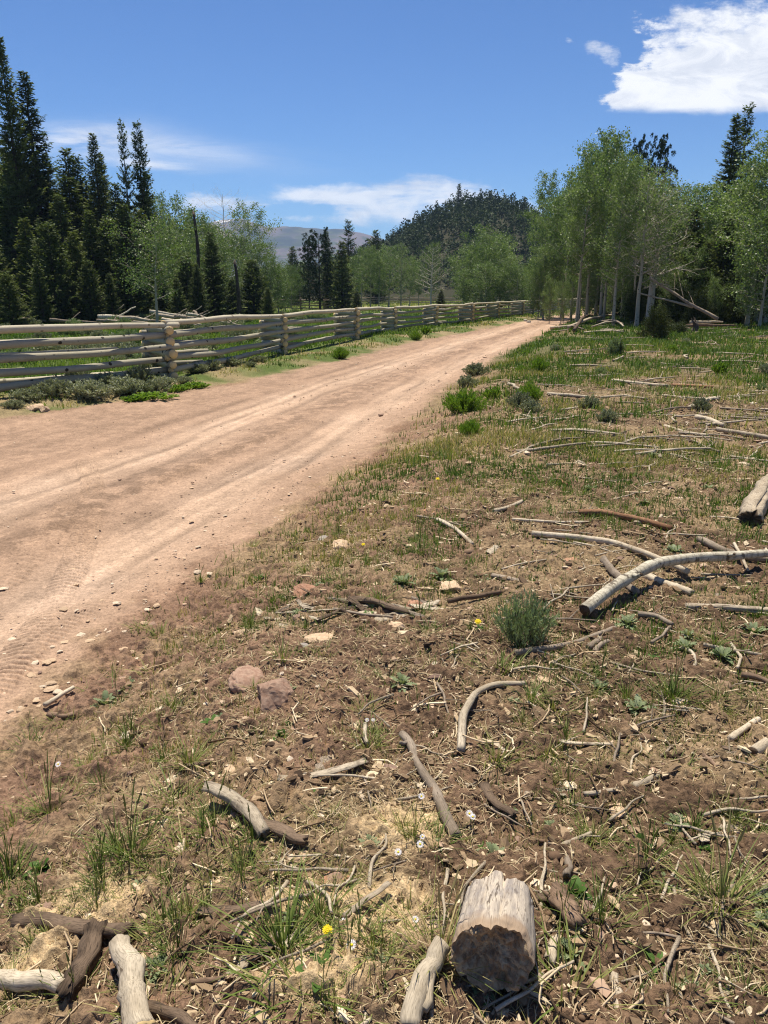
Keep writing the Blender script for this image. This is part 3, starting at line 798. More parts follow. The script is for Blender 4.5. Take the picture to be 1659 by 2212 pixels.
tree('sp_tall2', 206, 64, 288, 'tall feathery spruce standing alone between two gaps of sky', **KSP, group=GL, wide=1.15)
tree('sp_tall', 222, 68, 330, 'spruce hidden half behind the feathery tall one', **KSP, group=GL, wide=1.2)
tree('sp_slim', 267, 64, 258, 'slim sparse spruce, left one of the twin pair', **KSP, group=GL, wide=.66)
tree('sp_slim2', 301, 65, 263, 'slim sparse spruce, right one of the twin pair', **KSP, group=GL, wide=.74)
tree('sp_mid', 252, 62, 395, 'short pointed spruce in front of the slim twins', **KSP, group=GL, wide=.9)
tree('sp_mid2', 318, 70, 370, 'spruce behind the slim twins', **KSP, group=GL, wide=.8)
for u, D, vt, w in ((-10, 54, 520, 1.2), (55, 52, 470, 1.25), (105, 50, 480, 1.25), (160, 52, 500, 1.2), (195, 55, 455, 1.1), (235, 56, 470, 1.1), (268, 53, 440, 1.1), (130, 58, 420, 1.3), (20, 58, 400, 1.3), (300, 60, 450, 1.2), (80, 47, 560, 1.2), (188, 50, 560, 1.1), (-60, 50, 450, 1.4), (150, 62, 380, 1.5), (40, 64, 330, 1.5), (195, 68, 400, 1.6), (260, 70, 430, 1.6), (330, 72, 460, 1.6), (0, 70, 300, 1.6)):
    tree(('sp_mid', 'sp_mid2', 'sp_young')[NT[0] % 3], u, D, vt, 'dark spruce filling the shady lower part of the left stand', **KSP, group='lower spruces in the left stand', wide=w * (.8 if NT[0] % 3 == 2 else 1))
for u, D, vt, w in ((12, 44, 590, 1.2), (235, 50, 590, 1.1), (400, 60, 545, 1.1), (455, 62, 500, 1.1), (545, 66, 560, 1.3), (380, 54, 600, 1.3), (578, 62, 620, .9), (425, 58, 570, 1.0), (500, 64, 600, 1.1), (350, 56, 590, 1.2)):
    tree('sp_young' if NT[0] % 2 else 'sp_mid', u, D, vt, 'small young spruce in front of the tree line', **KSP, group='young spruces along the meadow edge', wide=w)
tree('as_small', 334, 31, 452, 'slender lone aspen with a light crown behind the first fence joint', **KAS, wide=1.1, rz=1.0)
tree('as_dead', 495, 84, 412, 'leafless reddish dead aspen rising over the tree line', name='dead_aspen', cat='tree', wide=1.0)
tree('as_sparse', 548, 78, 425, 'gnarled old aspen with sparse clumps of leaves beside the dead one', **KAS, wide=1.0)
tree('as_sparse', 372, 70, 405, 'thin crowned aspen right of the slim twin spruces', **KAS, wide=.9)
tree('as_sparse', 338, 74, 408, 'thin crowned aspen touching the slim twin spruces', **KAS, wide=.8)
for u, D, vt, w in ((395, 74, 430, 1), (415, 70, 470, 1.1), (450, 76, 455, 1), (475, 72, 500, 1), (365, 62, 540, 1.0), (520, 76, 500, 1.1), (560, 74, 510, 1.0), (585, 72, 545, 1.0), (600, 78, 570, 1.0), (430, 66, 540, 1.1), (350, 66, 470, 1.1), (330, 64, 500, 1.1), (615, 90, 580, 1.0), (535, 70, 560, 1.1), (470, 66, 560, 1.0), (490, 90, 480, 1.4), (425, 90, 470, 1.5)):
    tree(('as4', 'as3', 'as5', 'as1')[NT[0] % 4], u, D, vt, 'green aspen in the tree line left of the far mountain', **KAS, group='aspens of the left tree line', wide=w * 1.15)
# middle of the valley
tree('pine', 688, 88, 500, 'broad dark pine with a rounded top in the middle distance', name='pine_tree', cat='tree', wide=1.0)
tree('sp_mid2', 738, 86, 520, 'dense dark spruce reaching the ground right of the broad pine', **KSP, wide=1.25)
tree('sp_slim', 752, 120, 474, 'spruce whose tip stands above the aspens against the mountain', **KSP, wide=1.5)
tree('sp_mid', 632, 120, 532, 'small pointed spruce before the mountain slope', **KSP, wide=1.2)
tree('sp_mid2', 706, 95, 500, 'narrow dark spruce behind the broad pine', **KSP, wide=.8)
tree('pine2', 665, 98, 512, 'narrow pine on the left shoulder of the broad pine', name='pine_tree', cat='tree', wide=.7)
tree('sp_mid', 812, 140, 496, 'distant spruce poking above the aspens left of the hill', **KSP, wide=1.1)
tree('sp_young', 770, 84, 628, 'tiny dark spruce by the fence left of the pair of aspens', **KSP, wide=1.2)
tree('as4', 630, 80, 565, 'small aspen standing alone left of the broad pine', **KAS, wide=.85)
tree('as1', 800, 92, 520, 'leafy aspen, left one of two standing over the fence', **KAS, wide=1.05)
tree('as2', 818, 88, 535, 'leafy aspen, right one of two standing over the fence', **KAS, wide=1.05)
tree('as_thin', 866, 88, 514, 'aspen with bare lower limbs and leafy top', **KAS, wide=.85)
tree('as_dead2', 931, 86, 520, 'half dead aspen with pale bare limbs and a thin leafy top', **KAS, wide=1.0)
tree('as3', 932, 88, 513, 'thin leafy aspen behind the half dead one', **KAS, wide=.6)
tree('sp_mid', 953, 82, 625, 'small dark bushy spruce standing by the fence below the hill', **KSP, wide=1.6)
for u, D, vt, w in ((780, 105, 525, 1), (840, 110, 520, 1.1), (770, 110, 545, 1.0), (885, 105, 545, .9), (905, 110, 560, 1), (648, 120, 560, 1.0), (600, 110, 560, 1), (720, 112, 545, 1.1)):
    tree('as3' if NT[0] % 2 else 'as2', u, D, vt, 'aspen farther back in the valley', **KAS, group='aspens farther back in the valley', wide=w * 1.2)
# grove in front of the hill
for i, (u, D, vt, w) in enumerate(((1008, 84, 520, .9), (1028, 80, 535, 1.0), (1040, 84, 475, .85), (1058, 80, 490, .85), (1080, 78, 520, .9), (1100, 76, 545, .9), (1117, 74, 565, .9), (1130, 78, 585, .9), (1000, 78, 575, 1.0), (1050, 75, 560, 1.1), (1140, 76, 600, .9), (1072, 90, 500, .9))):
    tree(('as4', 'as5', 'as3')[i % 3], u, D, vt, 'bushy aspen in the round grove before the wooded hill', **KAS, group='aspens of the grove before the hill', wide=w * 1.25)
# hill skyline
for i, (u, vt, w, D) in enumerate(((991, 400, 1.0, 325), (1058, 415, 1.5, 322), (1031, 428, 1.0, 325), (1008, 436, .9, 326), (1100, 445, 2.2, 310), (1085, 432, 1.8, 318), (985, 440, 1.3, 320), (1115, 470, 1.8, 300), (893, 475, 1.1, 318), (1145, 475, 1.4, 310), (1022, 440, 1.0, 328), (1136, 480, 1.2, 300), (950, 460, 1.4, 320), (925, 470, 1.4, 320), (1070, 455, 1.8, 300), (1042, 462, 1.8, 298))):
    L = ['tallest spruce on the crest of the wooded hill', 'wide spruce on the crest right of a small bare snag', 'small spire spruce between the two big ones on the hill crest'][i] if i < 3 else 'dark spruce on the skyline of the wooded hill'
    tree('sp_far', u, D, vt - 4, L, **KSP, group='spruces on the hill skyline', wide=w * 1.45)
# right grove by the road
GR = 'aspens of the roadside grove on the right'
for i, (u, D, vt, w, k) in enumerate(((1172, 66, 345, .9, 'as1'), (1190, 62, 400, .9, 'as3'), (1176, 60, 520, 1.1, 'as4'), (1246, 44, 330, .95, 'as2'), (1258, 49, 300, .8, 'as1'), (1272, 50, 272, .95, 'as2'), (1300, 48, 246, .95, 'as1'), (1312, 46, 268, .9, 'as2'), (1325, 43, 340, .8, 'as3'), (1334, 40, 300, .85, 'as1'), (1345, 50, 320, 1.0, 'as2'), (1222, 56, 350, .9, 'as2'), (1212, 64, 380, .9, 'as1'), (1265, 58, 330, 1.0, 'as1'), (1240, 60, 370, 1.0, 'as3'), (1292, 60, 300, 1.0, 'as1'))):
    tree(k, u, D, vt, ['aspen at the left front of the roadside grove with an open crown', 'tallest aspen of the roadside grove', 'aspen with a pale trunk at the right front of the roadside grove'][{3: 0, 6: 1, 9: 2}[i]] if i in (3, 6, 9) else 'leafy aspen with a pale trunk in the roadside grove', **KAS, group=GR, wide=w * .92)
tree('as_thin', 1381, 39, 330, 'thin leaved aspen with a tall pale trunk and many bare twigs', **KAS, wide=1.0, rz=.4)
tree('as_thin', 1412, 41, 352, 'slanting thin aspen right of the tall pale one', **KAS, wide=.9, rz=2.2)
tree('as_dead2', 1404, 42, 372, 'grey aspen with mostly bare twigs behind the slanting one', name='dead_aspen', cat='tree', wide=1.1)
tree('as_dead', 1370, 44, 380, 'bare dark limbed dead aspen behind the tall pale one', name='dead_aspen', cat='tree', wide=.8)
tree('pine2', 1378, 62, 300, 'pine top rising behind the aspens, left one of two', name='pine_tree', cat='tree', wide=.5)
tree('pine2', 1425, 64, 296, 'pine top rising behind the aspens, right one of two', name='pine_tree', cat='tree', wide=.55)
tree('sp_tall', 1583, 58, 246, 'dense black spruce with a blunt top on the right', **KSP, wide=1.4)
tree('sp_slim', 1610, 60, 222, 'pointed spruce top behind the dense black one, farthest right', **KSP, wide=1.0)
for i, (u, D, vt, w, k) in enumerate(((1450, 52, 400, 1.1, 'as1'), (1478, 50, 375, 1.2, 'as3'), (1505, 54, 370, 1.2, 'as1'), (1535, 52, 400, 1.2, 'as2'), (1560, 50, 430, 1.2, 'as3'), (1600, 46, 330, 1.0, 'as1'), (1640, 43, 300, 1.0, 'as2'), (1622, 40, 240, 1.0, 'as1'), (1660, 42, 262, 1.1, 'as2'), (1625, 50, 400, 1.2, 'as3'), (1430, 56, 400, 1.1, 'as2'), (1400, 58, 380, 1.1, 'as1'), (1590, 55, 380, 1.2, 'as1'), (1650, 37, 380, .9, 'as5'), (1360, 56, 360, 1.0, 'as3'), (1490, 44, 520, .9, 'as5'), (1760, 42, 260, 1.1, 'as1'))):
    tree(k, u, D, vt, 'aspen in the mixed wood at the right edge', **KAS, group='aspens of the mixed wood on the right', wide=w * 1.1)
for i, (u, D, vt, w, k) in enumerate(((1450, 46, 560, 1.0, 'jun2'), (1490, 45, 500, 1.2, 'sp_mid'), (1530, 44, 520, 1.2, 'sp_mid2'), (1570, 46, 470, 1.2, 'sp_mid'), (1500, 48, 450, 1.1, 'sp_mid2'), (1625, 44, 540, 1.3, 'jun2'), (1655, 46, 500, 1.3, 'sp_mid'), (1550, 42, 600, 1.2, 'jun2'), (1425, 50, 580, 1.1, 'jun2'), (1470, 42, 610, 1.0, 'jun2'), (1385, 54, 560, 1.3, 'sp_mid2'), (1700, 44, 480, 1.4, 'sp_mid'), (1590, 41, 620, 1.0, 'jun2'), (1515, 40, 625, .9, 'jun2'), (1350, 60, 540, 1.4, 'sp_mid2'), (1310, 64, 560, 1.4, 'sp_mid'), (1455, 54, 470, 1.3, 'sp_mid'), (1610, 52, 440, 1.5, 'sp_mid2'))):
    tree(k, u, D, vt, 'dark evergreen in the understorey of the right wood', name='evergreen_tree', cat='tree', group='evergreens under the right aspens', wide=w * 1.1)
for u, D, vt, w in ((1180, 110, 560, 1.6), (1205, 120, 545, 1.6), (1235, 115, 560, 1.8), (1270, 120, 540, 1.8), (1300, 110, 550, 1.8), (1340, 110, 530, 1.8), (1150, 125, 560, 1.6)):
    tree('sp_mid' if NT[0] % 2 else 'sp_mid2', u, D, vt, 'dark spruce beyond the roadside grove', **KSP, group='spruces beyond the roadside grove', wide=w)
for i, (u, D, vt, w) in enumerate(((1165, 60, 560, .8), (1190, 52, 590, .7), (1215, 50, 600, .7), (1155, 70, 545, .9), (1240, 52, 585, .7), (1275, 56, 560, .8), (1320, 52, 570, .8), (1355, 48, 580, .7), (1440, 43, 560, .9), (1545, 41, 590, .8), (1620, 39, 540, .9))):
    tree('as5' if i % 2 else 'as4', u, D, vt, 'low leafy aspen sapling at the foot of the right hand woods', **KAS, group='aspen saplings at the foot of the right woods', wide=w)
# bushes
def bush(key, u, v, wpx, hpx, label, name, cat='bush', group=None):
    p = at(u, v); D = math.hypot(p.x, p.y); e0 = PRO[key]
    if e0[1] is None: e0[1] = e0[0]()
    dist = depth(p)
    s = hpx / K * dist / e0[1]['_h'] * 1.05; NT[0] += 1
    ex = wpx / K * dist / e0[1].get('_w', e0[1]['_h'])
    return use(key, name, p - Vector((0, 0, .02)), NT[0] * 2.1 % 6.28, (ex, ex, s), label, group, cat)
for k in ('jun', 'jun3', 'rust', 'jun2'):
    f0, _, _ = PRO[k]
    def g_(f0=f0, w={'jun': 2.5, 'jun3': 2.4, 'rust': 3.4, 'jun2': 4.0}[k]):
        e = f0(); e['_w'] = w; return e
    PRO[k][0] = g_
for k in ('jun2',):
    if PRO[k][1] is not None: PRO[k][1]['_w'] = 4.0
bush('jun', 1412, 733, 78, 66, 'rounded yellow green juniper bush at the foot of the pale aspens', 'juniper_bush')
bush('jun', 1330, 768, 34, 30, 'small dark bush in the grass left of the round juniper', 'juniper_bush')
bush('rust', 1612, 672, 75, 80, 'juniper with rusty brown dead top beside the right wood', 'juniper_bush')
bush('jun3', 1625, 682, 80, 32, 'low spreading juniper at the foot of the rusty one', 'juniper_bush')
bush('jun', 34, 696, 40, 26, 'small dark bush at the meadow edge on the far left', 'juniper_bush')
bush('jun3', 1455, 720, 60, 22, 'low rusty green ground juniper right of the round juniper', 'juniper_bush')
bush('jun2', 1370, 700, 60, 70, 'dark shaded juniper behind the aspen trunks', 'juniper_bush')
bush('jun2', 1530, 690, 90, 80, 'wide dark juniper below the leaning dead trunk', 'juniper_bush')
bush('jun2', 1475, 690, 70, 70, 'dark juniper where the leaning dead trunk crosses the shade', 'juniper_bush')

# far forest on the hill: reads as one mass
def hill_forest():
    r = np.random.default_rng(5); P0 = []; D = []; Wv = []; ww = []; A = []
    n = 0
    while n < 3800:
        x = r.uniform(-60, 330); y = r.uniform(222, 350); z = float(hillz(x, y))
        if z < 1.0 and r.random() < .5: continue
        n += 1
        h = r.uniform(3.5, 7.5); rad = h * r.uniform(.24, .42); con = r.random() < .45; tone = r.normal(.38, .12) + (0 if con else .10)
        m = 80; f = r.random(m) ** 1.2; az = r.uniform(0, 2 * pi, m)
        prof = (1 - f) ** .8 if con else np.sin(pi * (f * .8 + .15)) * .9
        R_ = rad * prof * r.uniform(.5, 1.1, m) * (1 if con else 1.3); hh = h if con else h * .7
        P0.append(np.stack([x + R_ * np.cos(az), y + R_ * np.sin(az), z + f * hh], 1))
        d = np.stack([np.cos(az), np.sin(az), r.normal(.1, .5, m)], 1) + r.normal(0, .4, (m, 3)); d = unit(d); ln = r.uniform(.4, .9, m)
        D.append(d * ln[:, None]); Wv.append(unit(np.cross(d, r.normal(0, 1, (m, 3))))); ww.append(ln * .42); A.append(np.clip(tone + r.normal(0, .06, m), 0, 1))
    v, q = kites(np.concatenate(P0), np.concatenate(D), np.concatenate(Wv), np.concatenate(ww))
    m_ = leaf_mat('hill_wood', [(0, (.014, .026, .009)), (.4, (.030, .050, .016)), (.7, (.060, .088, .024)), (1, (.12, .14, .045))], .1, .7, 0)
    put('forest', mk('forest', v, q, None, (m_,), None, False, {'rnd': np.repeat(np.concatenate(A), 4)}), kind='stuff', label='dark mixed wood covering the round hill', cat='forest')
hill_forest()

# ================================================================== wood pieces
def resample(P, n):
    P = np.asarray(P, float); m = len(P)
    if m == 2: P = np.array([P[0], (P[0] + P[1]) / 2, P[1]]); m = 3
    d = np.concatenate([[0], np.cumsum(np.linalg.norm(np.diff(P, axis=0), axis=1))]); tt = np.linspace(0, d[-1], n)
    lin = np.stack([np.interp(tt, d, P[:, i]) for i in range(3)], 1)
    k = max(1, n // 10); out = lin.copy()
    for _ in range(k):
        out[1:-1] = out[1:-1] * .5 + (out[:-2] + out[2:]) * .25
    return out, tt
def stick_mesh(name, P, rad, m_side, m_end, n=10, seg=16, rough=.10, wob=.15, taper=(1, .8), seed=0, jag=0.0, flat=1.0, fork=None):
    """an irregular length of wood with its fibre direction stored along it; origin at its first point"""
    r = np.random.default_rng(seed); path, s = resample(P, seg)
    tt = s / max(s[-1], 1e-6); ph_ = r.uniform(0, 6.28, (3, 4)); Lr = s[-1]
    for c_ in range(3):
        for h_ in range(1, 4):
            path[:, c_] += np.sin(tt * pi * h_ * 1.5 + ph_[c_, h_]) * min(rad * wob * 1.6, Lr * .03) / h_ * (1, 1, .3)[c_]
    jn = r.normal(0, 1, (seg, 3)); jn[1:-1] = (jn[:-2] + jn[1:-1] + jn[2:]) / 3; path += jn * rad * wob * .12 * np.array([1, 1, .3])
    o0 = path[0].copy(); path = path - o0
    rr = rad * np.interp(s, [0, s[-1]], taper) * (1 + .05 * np.sin(tt * 9 + ph_[0, 0]) + r.normal(0, .018, seg)) * (1 + .16 * (r.random(seg) < .05))
    g = Geo(); FV = []
    def part(path, s, rr, sd):
        nonlocal g
        m = len(path); v, q, ct = tube(path, rr, n, True, rough, sd)
        ang = np.tile(np.arange(n) * 2 * pi / n, m); ss_ = np.repeat(s, n); R_ = np.repeat(rr, n)
        if flat != 1.0:
            ctr = np.repeat(path, n, 0); vv = v[:-2] - ctr; vv[:, 2] *= flat; v[:-2] = ctr + vv
        if jag:
            for e, sg in ((0, -1), (m - 1, 1)):
                t_ = path[e] - path[e - sg]; t_ = t_ / np.linalg.norm(t_)
                v[e * n:(e + 1) * n] += t_[None] * r.uniform(-.2, 1, n)[:, None] * rad * jag
                v[m * n + (0 if e == 0 else 1)] -= t_ * rad * jag * .5
        fib = np.stack([ss_ * .14, np.cos(ang) * R_, np.sin(ang) * R_], 1); fib = np.vstack([fib, [[s[0] * .14, 0, 0], [s[-1] * .14, 0, 0]]])
        FV.append(fib + sd * .37)
        a = np.concatenate([ss_ / 1.2, [0, 0]]); g.add(v, q, None, 0, a); g.t.append(ct + g.n - len(v)); g.tm.append(np.full(len(ct), 1))
    part(path, s, rr, seed + 1)
    for f, L, az, el, fr in (fork or ()):
        i = int(f * (seg - 1)); t_ = path[min(i + 1, seg - 1)] - path[max(i - 1, 0)]; t_ /= np.linalg.norm(t_)
        sd = np.cross(t_, [0, 0, 1]); sd /= np.linalg.norm(sd) + 1e-9
        d = t_ * cos(az) + sd * sin(az); d = d * cos(el) + np.array([0, 0, 1]) * sin(el)
        ss2 = np.linspace(0, L, 6); pp = path[i][None] + d[None] * ss2[:, None] + r.normal(0, rad * .12, (6, 3)) * (ss2 / L)[:, None]
        part(pp, ss2, rr[i] * fr * np.linspace(1, .6, 6), seed + 5 + i)
    c = lambda l, w: np.concatenate(l) if l else np.zeros((0, w), int)
    me = mk(name, np.concatenate(g.v), c(g.q, 4), c(g.t, 3), (m_side, m_end), np.concatenate(g.qm + g.tm), True, {'rnd': np.concatenate(g.a)})
    fv = np.concatenate(FV); at_ = me.attributes.new('fib', 'FLOAT_VECTOR', 'POINT'); at_.data.foreach_set('vector', fv.astype(np.float32).ravel())
    return me, Vector(o0)
SN = [100]
def stick(px, dpx, mt, label, name='stick', cat=None, end=None, lift=None, z0=None, fork=None, group=None, **kw):
    SN[0] += 7
    P = []; mid = at(*px[len(px) // 2]); dist = depth(mid); rad = dpx / 2 / K * dist * .95
    for i, q in enumerate(px):
        p = at(*q); P.append([p.x, p.y, p.z + rad * .72 + .012 + (lift[i] if lift else 0)])
    me, o0 = stick_mesh(name, P, rad, M[mt], M[end or mt], seed=SN[0], fork=fork, **kw)
    return put(name, me, None, o0, label=label, cat=cat or name.split('_')[-1], group=group)

# ================================================================== FENCE
def dirn(a, b):
    d = (b - a); d.z = 0; return d.normalized()
RAILPX = [(370, 818), (612, 765), (768, 733), (852, 717), (940, 705), (1018, 697), (1074, 688), (1127, 682), (1150, 679), (1173, 674.5), (1203, 671), (1234, 667), (1262, 662), (1285, 658)]
J = [at(*p) for p in RAILPX]
d01 = Vector((.60, .80, 0)); J.insert(0, on(*(J[0] - d01 * 5.6).xy))
fence = put('log_rail_fence', None, None, J[1], label='pale log rail fence with stacked round cut ends running along the road', cat='fence')
FO = J[1]
def logpart(name, a, b, r0, r1, ms, seed, wob=.25, seg=14, n=9, sag=0.0):
    P = [a - FO, (a + b) / 2 - FO + Vector((0, 0, sag)), b - FO]
    me, o0 = stick_mesh(name, [list(q) for q in P], (r0 + r1) / 2, ms, M['cut'], n=n, seg=seg, rough=.03, wob=wob, taper=(2 * r0 / (r0 + r1), 2 * r1 / (r0 + r1)), seed=seed)
    return put(name, me, fence, o0)
rr_ = random.Random(3); ST = .124
for i, j in enumerate(J):
    dn = dirn(j, J[i + 1]) if i + 1 < len(J) else dirn(J[i - 1], j)
    bk = Vector((dn.x * cos(.80) - dn.y * sin(.80), dn.x * sin(.80) + dn.y * cos(.80), 0))
    far = i > 6
    seg = 6 if far else 12; n = 7 if far else 12
    R_ = j + bk * 1.55; z0 = j.z
    for k in range(5):
        z = z0 + .075 + ST * 2 * k
        a = j - bk * (.22 + rr_.uniform(-.03, .05)); b = R_ + bk * .15
        a = a + dn * rr_.uniform(-.03, .03)
        a.z = z; b.z = z - .02
        logpart('cross_log', a, b, rr_.uniform(.082, .10), rr_.uniform(.07, .09), M['rail_bark'], 300 + i * 20 + k, .12, seg, n)
        if k < 4 and i < 12:
            a = R_ - dn * .3; b = j + dn * (1.7 + rr_.uniform(0, .5)) + bk * .25
            if i == 0 and k in (0, 2, 3): b = j + dn * (4.1 + rr_.uniform(-.1, .2)) + bk * .5
            a.z = b.z = z + ST
            logpart('brace_log', a, b, .075, .06, M['rail_sunlit' if i == 0 else 'rail_bark'], 900 + i * 20 + k, .15, seg, n)
    if i + 1 < len(J):
        q = J[i + 1]
        for k in range(5):
            h = .075 + ST * (2 * k + 1)
            off = Vector((dn.y, -dn.x, 0)) * (rr_.uniform(-.05, .05))
            a = j - dn * rr_.uniform(.02, .16) + off * .6 - bk * .02; b = q + dn * rr_.uniform(.10, .22) - off * .6
            a.z = z0 + h; b.z = q.z + h
            logpart('rail', a, b, rr_.uniform(.066, .08), rr_.uniform(.058, .072), M['rail_sunlit'] if k == 4 else M['rail_bark'], 1500 + i * 20 + k, .55 if not far else .3, 18 if not far else 8, n, rr_.uniform(-.05, .05))  # top rail gets the bark with sunlight painted in
# far fence beyond the meadow, left of the pine
fence2 = put('log_rail_fence', None, None, at(560, 668), label='dark weathered rail fence far off between the trees beyond the meadow', cat='fence')
pp = [at(520, 666), at(566, 666), at(606, 668), at(650, 669.5), at(700, 672), at(745, 668)]; o2 = fence2.location.copy()
for i in range(len(pp) - 1):
    for k in range(4):
        a = pp[i] + Vector((0, 0, .25 + .32 * k)); b = pp[i + 1] + Vector((.2, 0, .25 + .32 * k + random.uniform(-.1, .1)))
        me, o0 = stick_mesh('rail', [list(a - o2), list(b - o2)], .07, M['greywood'], M['greywood'], n=5, seg=5, seed=40 + i * 5 + k); put('rail', me, fence2, o0)
    a = pp[i] - o2; me, o0 = stick_mesh('post', [list(a), list(a + Vector((0, 0, 1.45)))], .11, M['greywood'], M['greywood'], n=6, seg=4, seed=90 + i); put('post', me, fence2, o0)
fence3 = put('log_rail_fence', None, None, at(760, 660), label='thin dark rail fence crossing the yellow valley meadow behind the main fence', cat='fence')
o2 = fence3.location.copy(); pp = [at(740, 659), at(800, 658.5), at(860, 658), at(930, 657), at(1000, 656.5)]
for i in range(len(pp) - 1):
    for k in range(4):
        me, o0 = stick_mesh('rail', [list(pp[i] + Vector((0, 0, .3 + .3 * k)) - o2), list(pp[i + 1] + Vector((0, 0, .3 + .3 * k)) - o2)], .08, M['greywood'], M['greywood'], n=5, seg=4, seed=140 + i * 5 + k); put('rail', me, fence3, o0)

# snags, leaning trunk, log piles near the tree line
def trunk_up(u, D, vtop, r0, mt, label, name='snag', lean=0.0):
    p = spot(u, D); h = topz(u, vtop, D) - p.z
    me, o0 = stick_mesh(name, [[p.x, p.y, p.z], [p.x + lean * h * .5 + .1, p.y, p.z + h * .5], [p.x + lean * h, p.y, p.z + h]], r0, M[mt], M[mt], n=9, seg=14, rough=.1, wob=.2, taper=(1.2, .55), jag=2.0, seed=int(u))
    put(name, me, None, o0, label=label, cat='dead tree')
trunk_up(430, 62, 462, .17, 'darkdead', 'tall charred snag standing bare in the left tree line')
trunk_up(512, 60, 568, .17, 'darkdead', 'short charred snag with a broken top in the left tree line')
trunk_up(1508, 33, 696, .14, 'darkdead', 'small black broken stump in the grass right of the round juniper', 'stump')
def lay(u0, v0, u1, v1, D0, D1, rad, mt, label, name='fallen_log', h0=0.0, h1=0.0, fork=None, cat='log', group=None, vis=None):
    a = spot(u0, D0); b = spot(u1, D1); a.z += .05 + rad + h0; b.z += .05 + rad + h1
    if vis: a.z = topz(u0, v0, D0); b.z = topz(u1, v1, D1)
    SN[0] += 3; me, o0 = stick_mesh(name, [list(a), list(b)], rad, M[mt], M[mt], n=8, seg=14, rough=.08, wob=.5, taper=(1, .5), seed=SN[0], fork=fork)
    return put(name, me, None, o0, label=label, cat=cat, group=group)
# leaning dead trunk at right
lay(1555, 690, 1400, 600, 37, 38.5, .085, 'greywood', 'long dead trunk leaning diagonally out of the right wood', 'leaning_trunk', vis=1, fork=((.35, 1.2, 1.2, .5, .25), (.5, 1.6, 1.0, .7, .22), (.55, 2.4, -1.0, .1, .3), (.7, 1.4, .8, .7, .22), (.8, 1.5, -1, .5, .25), (.9, 1.3, .6, .5, .25), (.62, 1.2, 1.3, .8, .2)))
lay(1500, 664, 1380, 632, 37.5, 38.5, .06, 'bleached', 'pale thin branch running out from the leaning dead trunk', 'branch', vis=1, cat='branch')
for k, (u0, v0, u1, D0, D1, rad, mt, h) in enumerate(((1495, 686, 1600, 36, 37, .08, 'brownbark', .1), (1500, 680, 1570, 38, 38, .08, 'bleached', .25), (1490, 690, 1560, 35, 35.5, .06, 'greywood', .0))):
    lay(u0, v0, u1, v0, D0, D1, rad, mt, ['brown log lowest under the leaning trunk', 'pale log on top of the pile under the leaning trunk', 'grey thin log in front of the pile under the leaning trunk'][k], h0=h, h1=h)
LP = random.Random(9)
pile = ((205, 682, 330, 47, .16, 'whitebark'), (255, 684, 350, 45, .14, 'bleached'), (325, 672, 440, 50, .16, 'whitebark'), (330, 678, 455, 47, .12, 'bleached'), (370, 680, 450, 45, .13, 'palebark'), (345, 685, 430, 43.5, .10, 'bleached'), (200, 690, 300, 44, .09, 'greywood'), (100, 689, 215, 45, .10, 'greywood'), (30, 676, 100, 52, .14, 'palebark'), (20, 686, 90, 48, .10, 'greywood'), (225, 688, 280, 43, .07, 'bleached'), (385, 686, 420, 42, .07, 'bleached'), (460, 690, 520, 43, .08, 'bleached'), (470, 684, 500, 45, .10, 'palebark'), (215, 675, 260, 50, .18, 'palebark'), (400, 674, 455, 48, .11, 'whitebark'), (320, 690, 400, 42, .06, 'greywood'), (285, 692, 345, 41, .05, 'bleached'), (150, 672, 205, 52, .14, 'greywood'), (415, 668, 450, 50, .10, 'greywood'))
PL = ['long white log at the left end of the woodpile', 'pale log lying under the longest white log', 'raised white log at the top of the woodpile right of the lone aspen', 'bleached log stretching right in the woodpile', 'pale bark log low in the woodpile']
for k, (u0, v0, u1, D, rad, mt) in enumerate(pile):
    h = max(0.0, topz(u0, v0, D) - float(spot(u0, D).z) - rad) * .8
    lay(u0, 0, u1, 0, D, D + LP.uniform(-2, 2), rad, mt, PL[k] if k < 5 else 'weathered log fallen along the foot of the left tree line', h0=min(h, .8), h1=min(h, .8) * LP.uniform(.2, 1), group='fallen logs along the left tree line', fork=((LP.uniform(.3, .7), LP.uniform(.6, 1.6), LP.choice((-.8, .8)), .5, .4),))
# branch pile at the foot of the roadside grove
for k, (u0, v0, u1, v1, d, mt, lf) in enumerate(((1188, 712, 1250, 706, 12, 'palebark', .05), (1225, 716, 1320, 690, 11, 'palebark', .35), (1240, 722, 1275, 690, 12, 'rotten', .4), (1275, 712, 1340, 706, 6, 'bleached', .3), (1290, 700, 1345, 712, 7, 'greywood', .35), (1190, 718, 1230, 714, 6, 'bleached', .05), (1260, 722, 1345, 718, 6, 'bleached', .1), (1300, 716, 1350, 722, 7, 'palebark', .1), (1215, 708, 1262, 720, 7, 'greywood', .2), (1320, 695, 1345, 716, 7, 'bleached', .3))):
    stick([(u0, v0), ((u0 + u1) / 2, (v0 + v1) / 2 + 2), (u1, v1)], d * .55, mt, ['thick pale log at the left of the brush pile by the grove', 'long pale log sloping up across the brush pile by the grove', 'dark rotten log standing on end in the brush pile'][k] if k < 3 else 'dead branch in the brush pile at the foot of the roadside grove', 'log' if k < 3 else 'branch', group='brush pile at the foot of the roadside grove', lift=[lf * .3, lf, lf * .6], rough=.15, wob=.5)

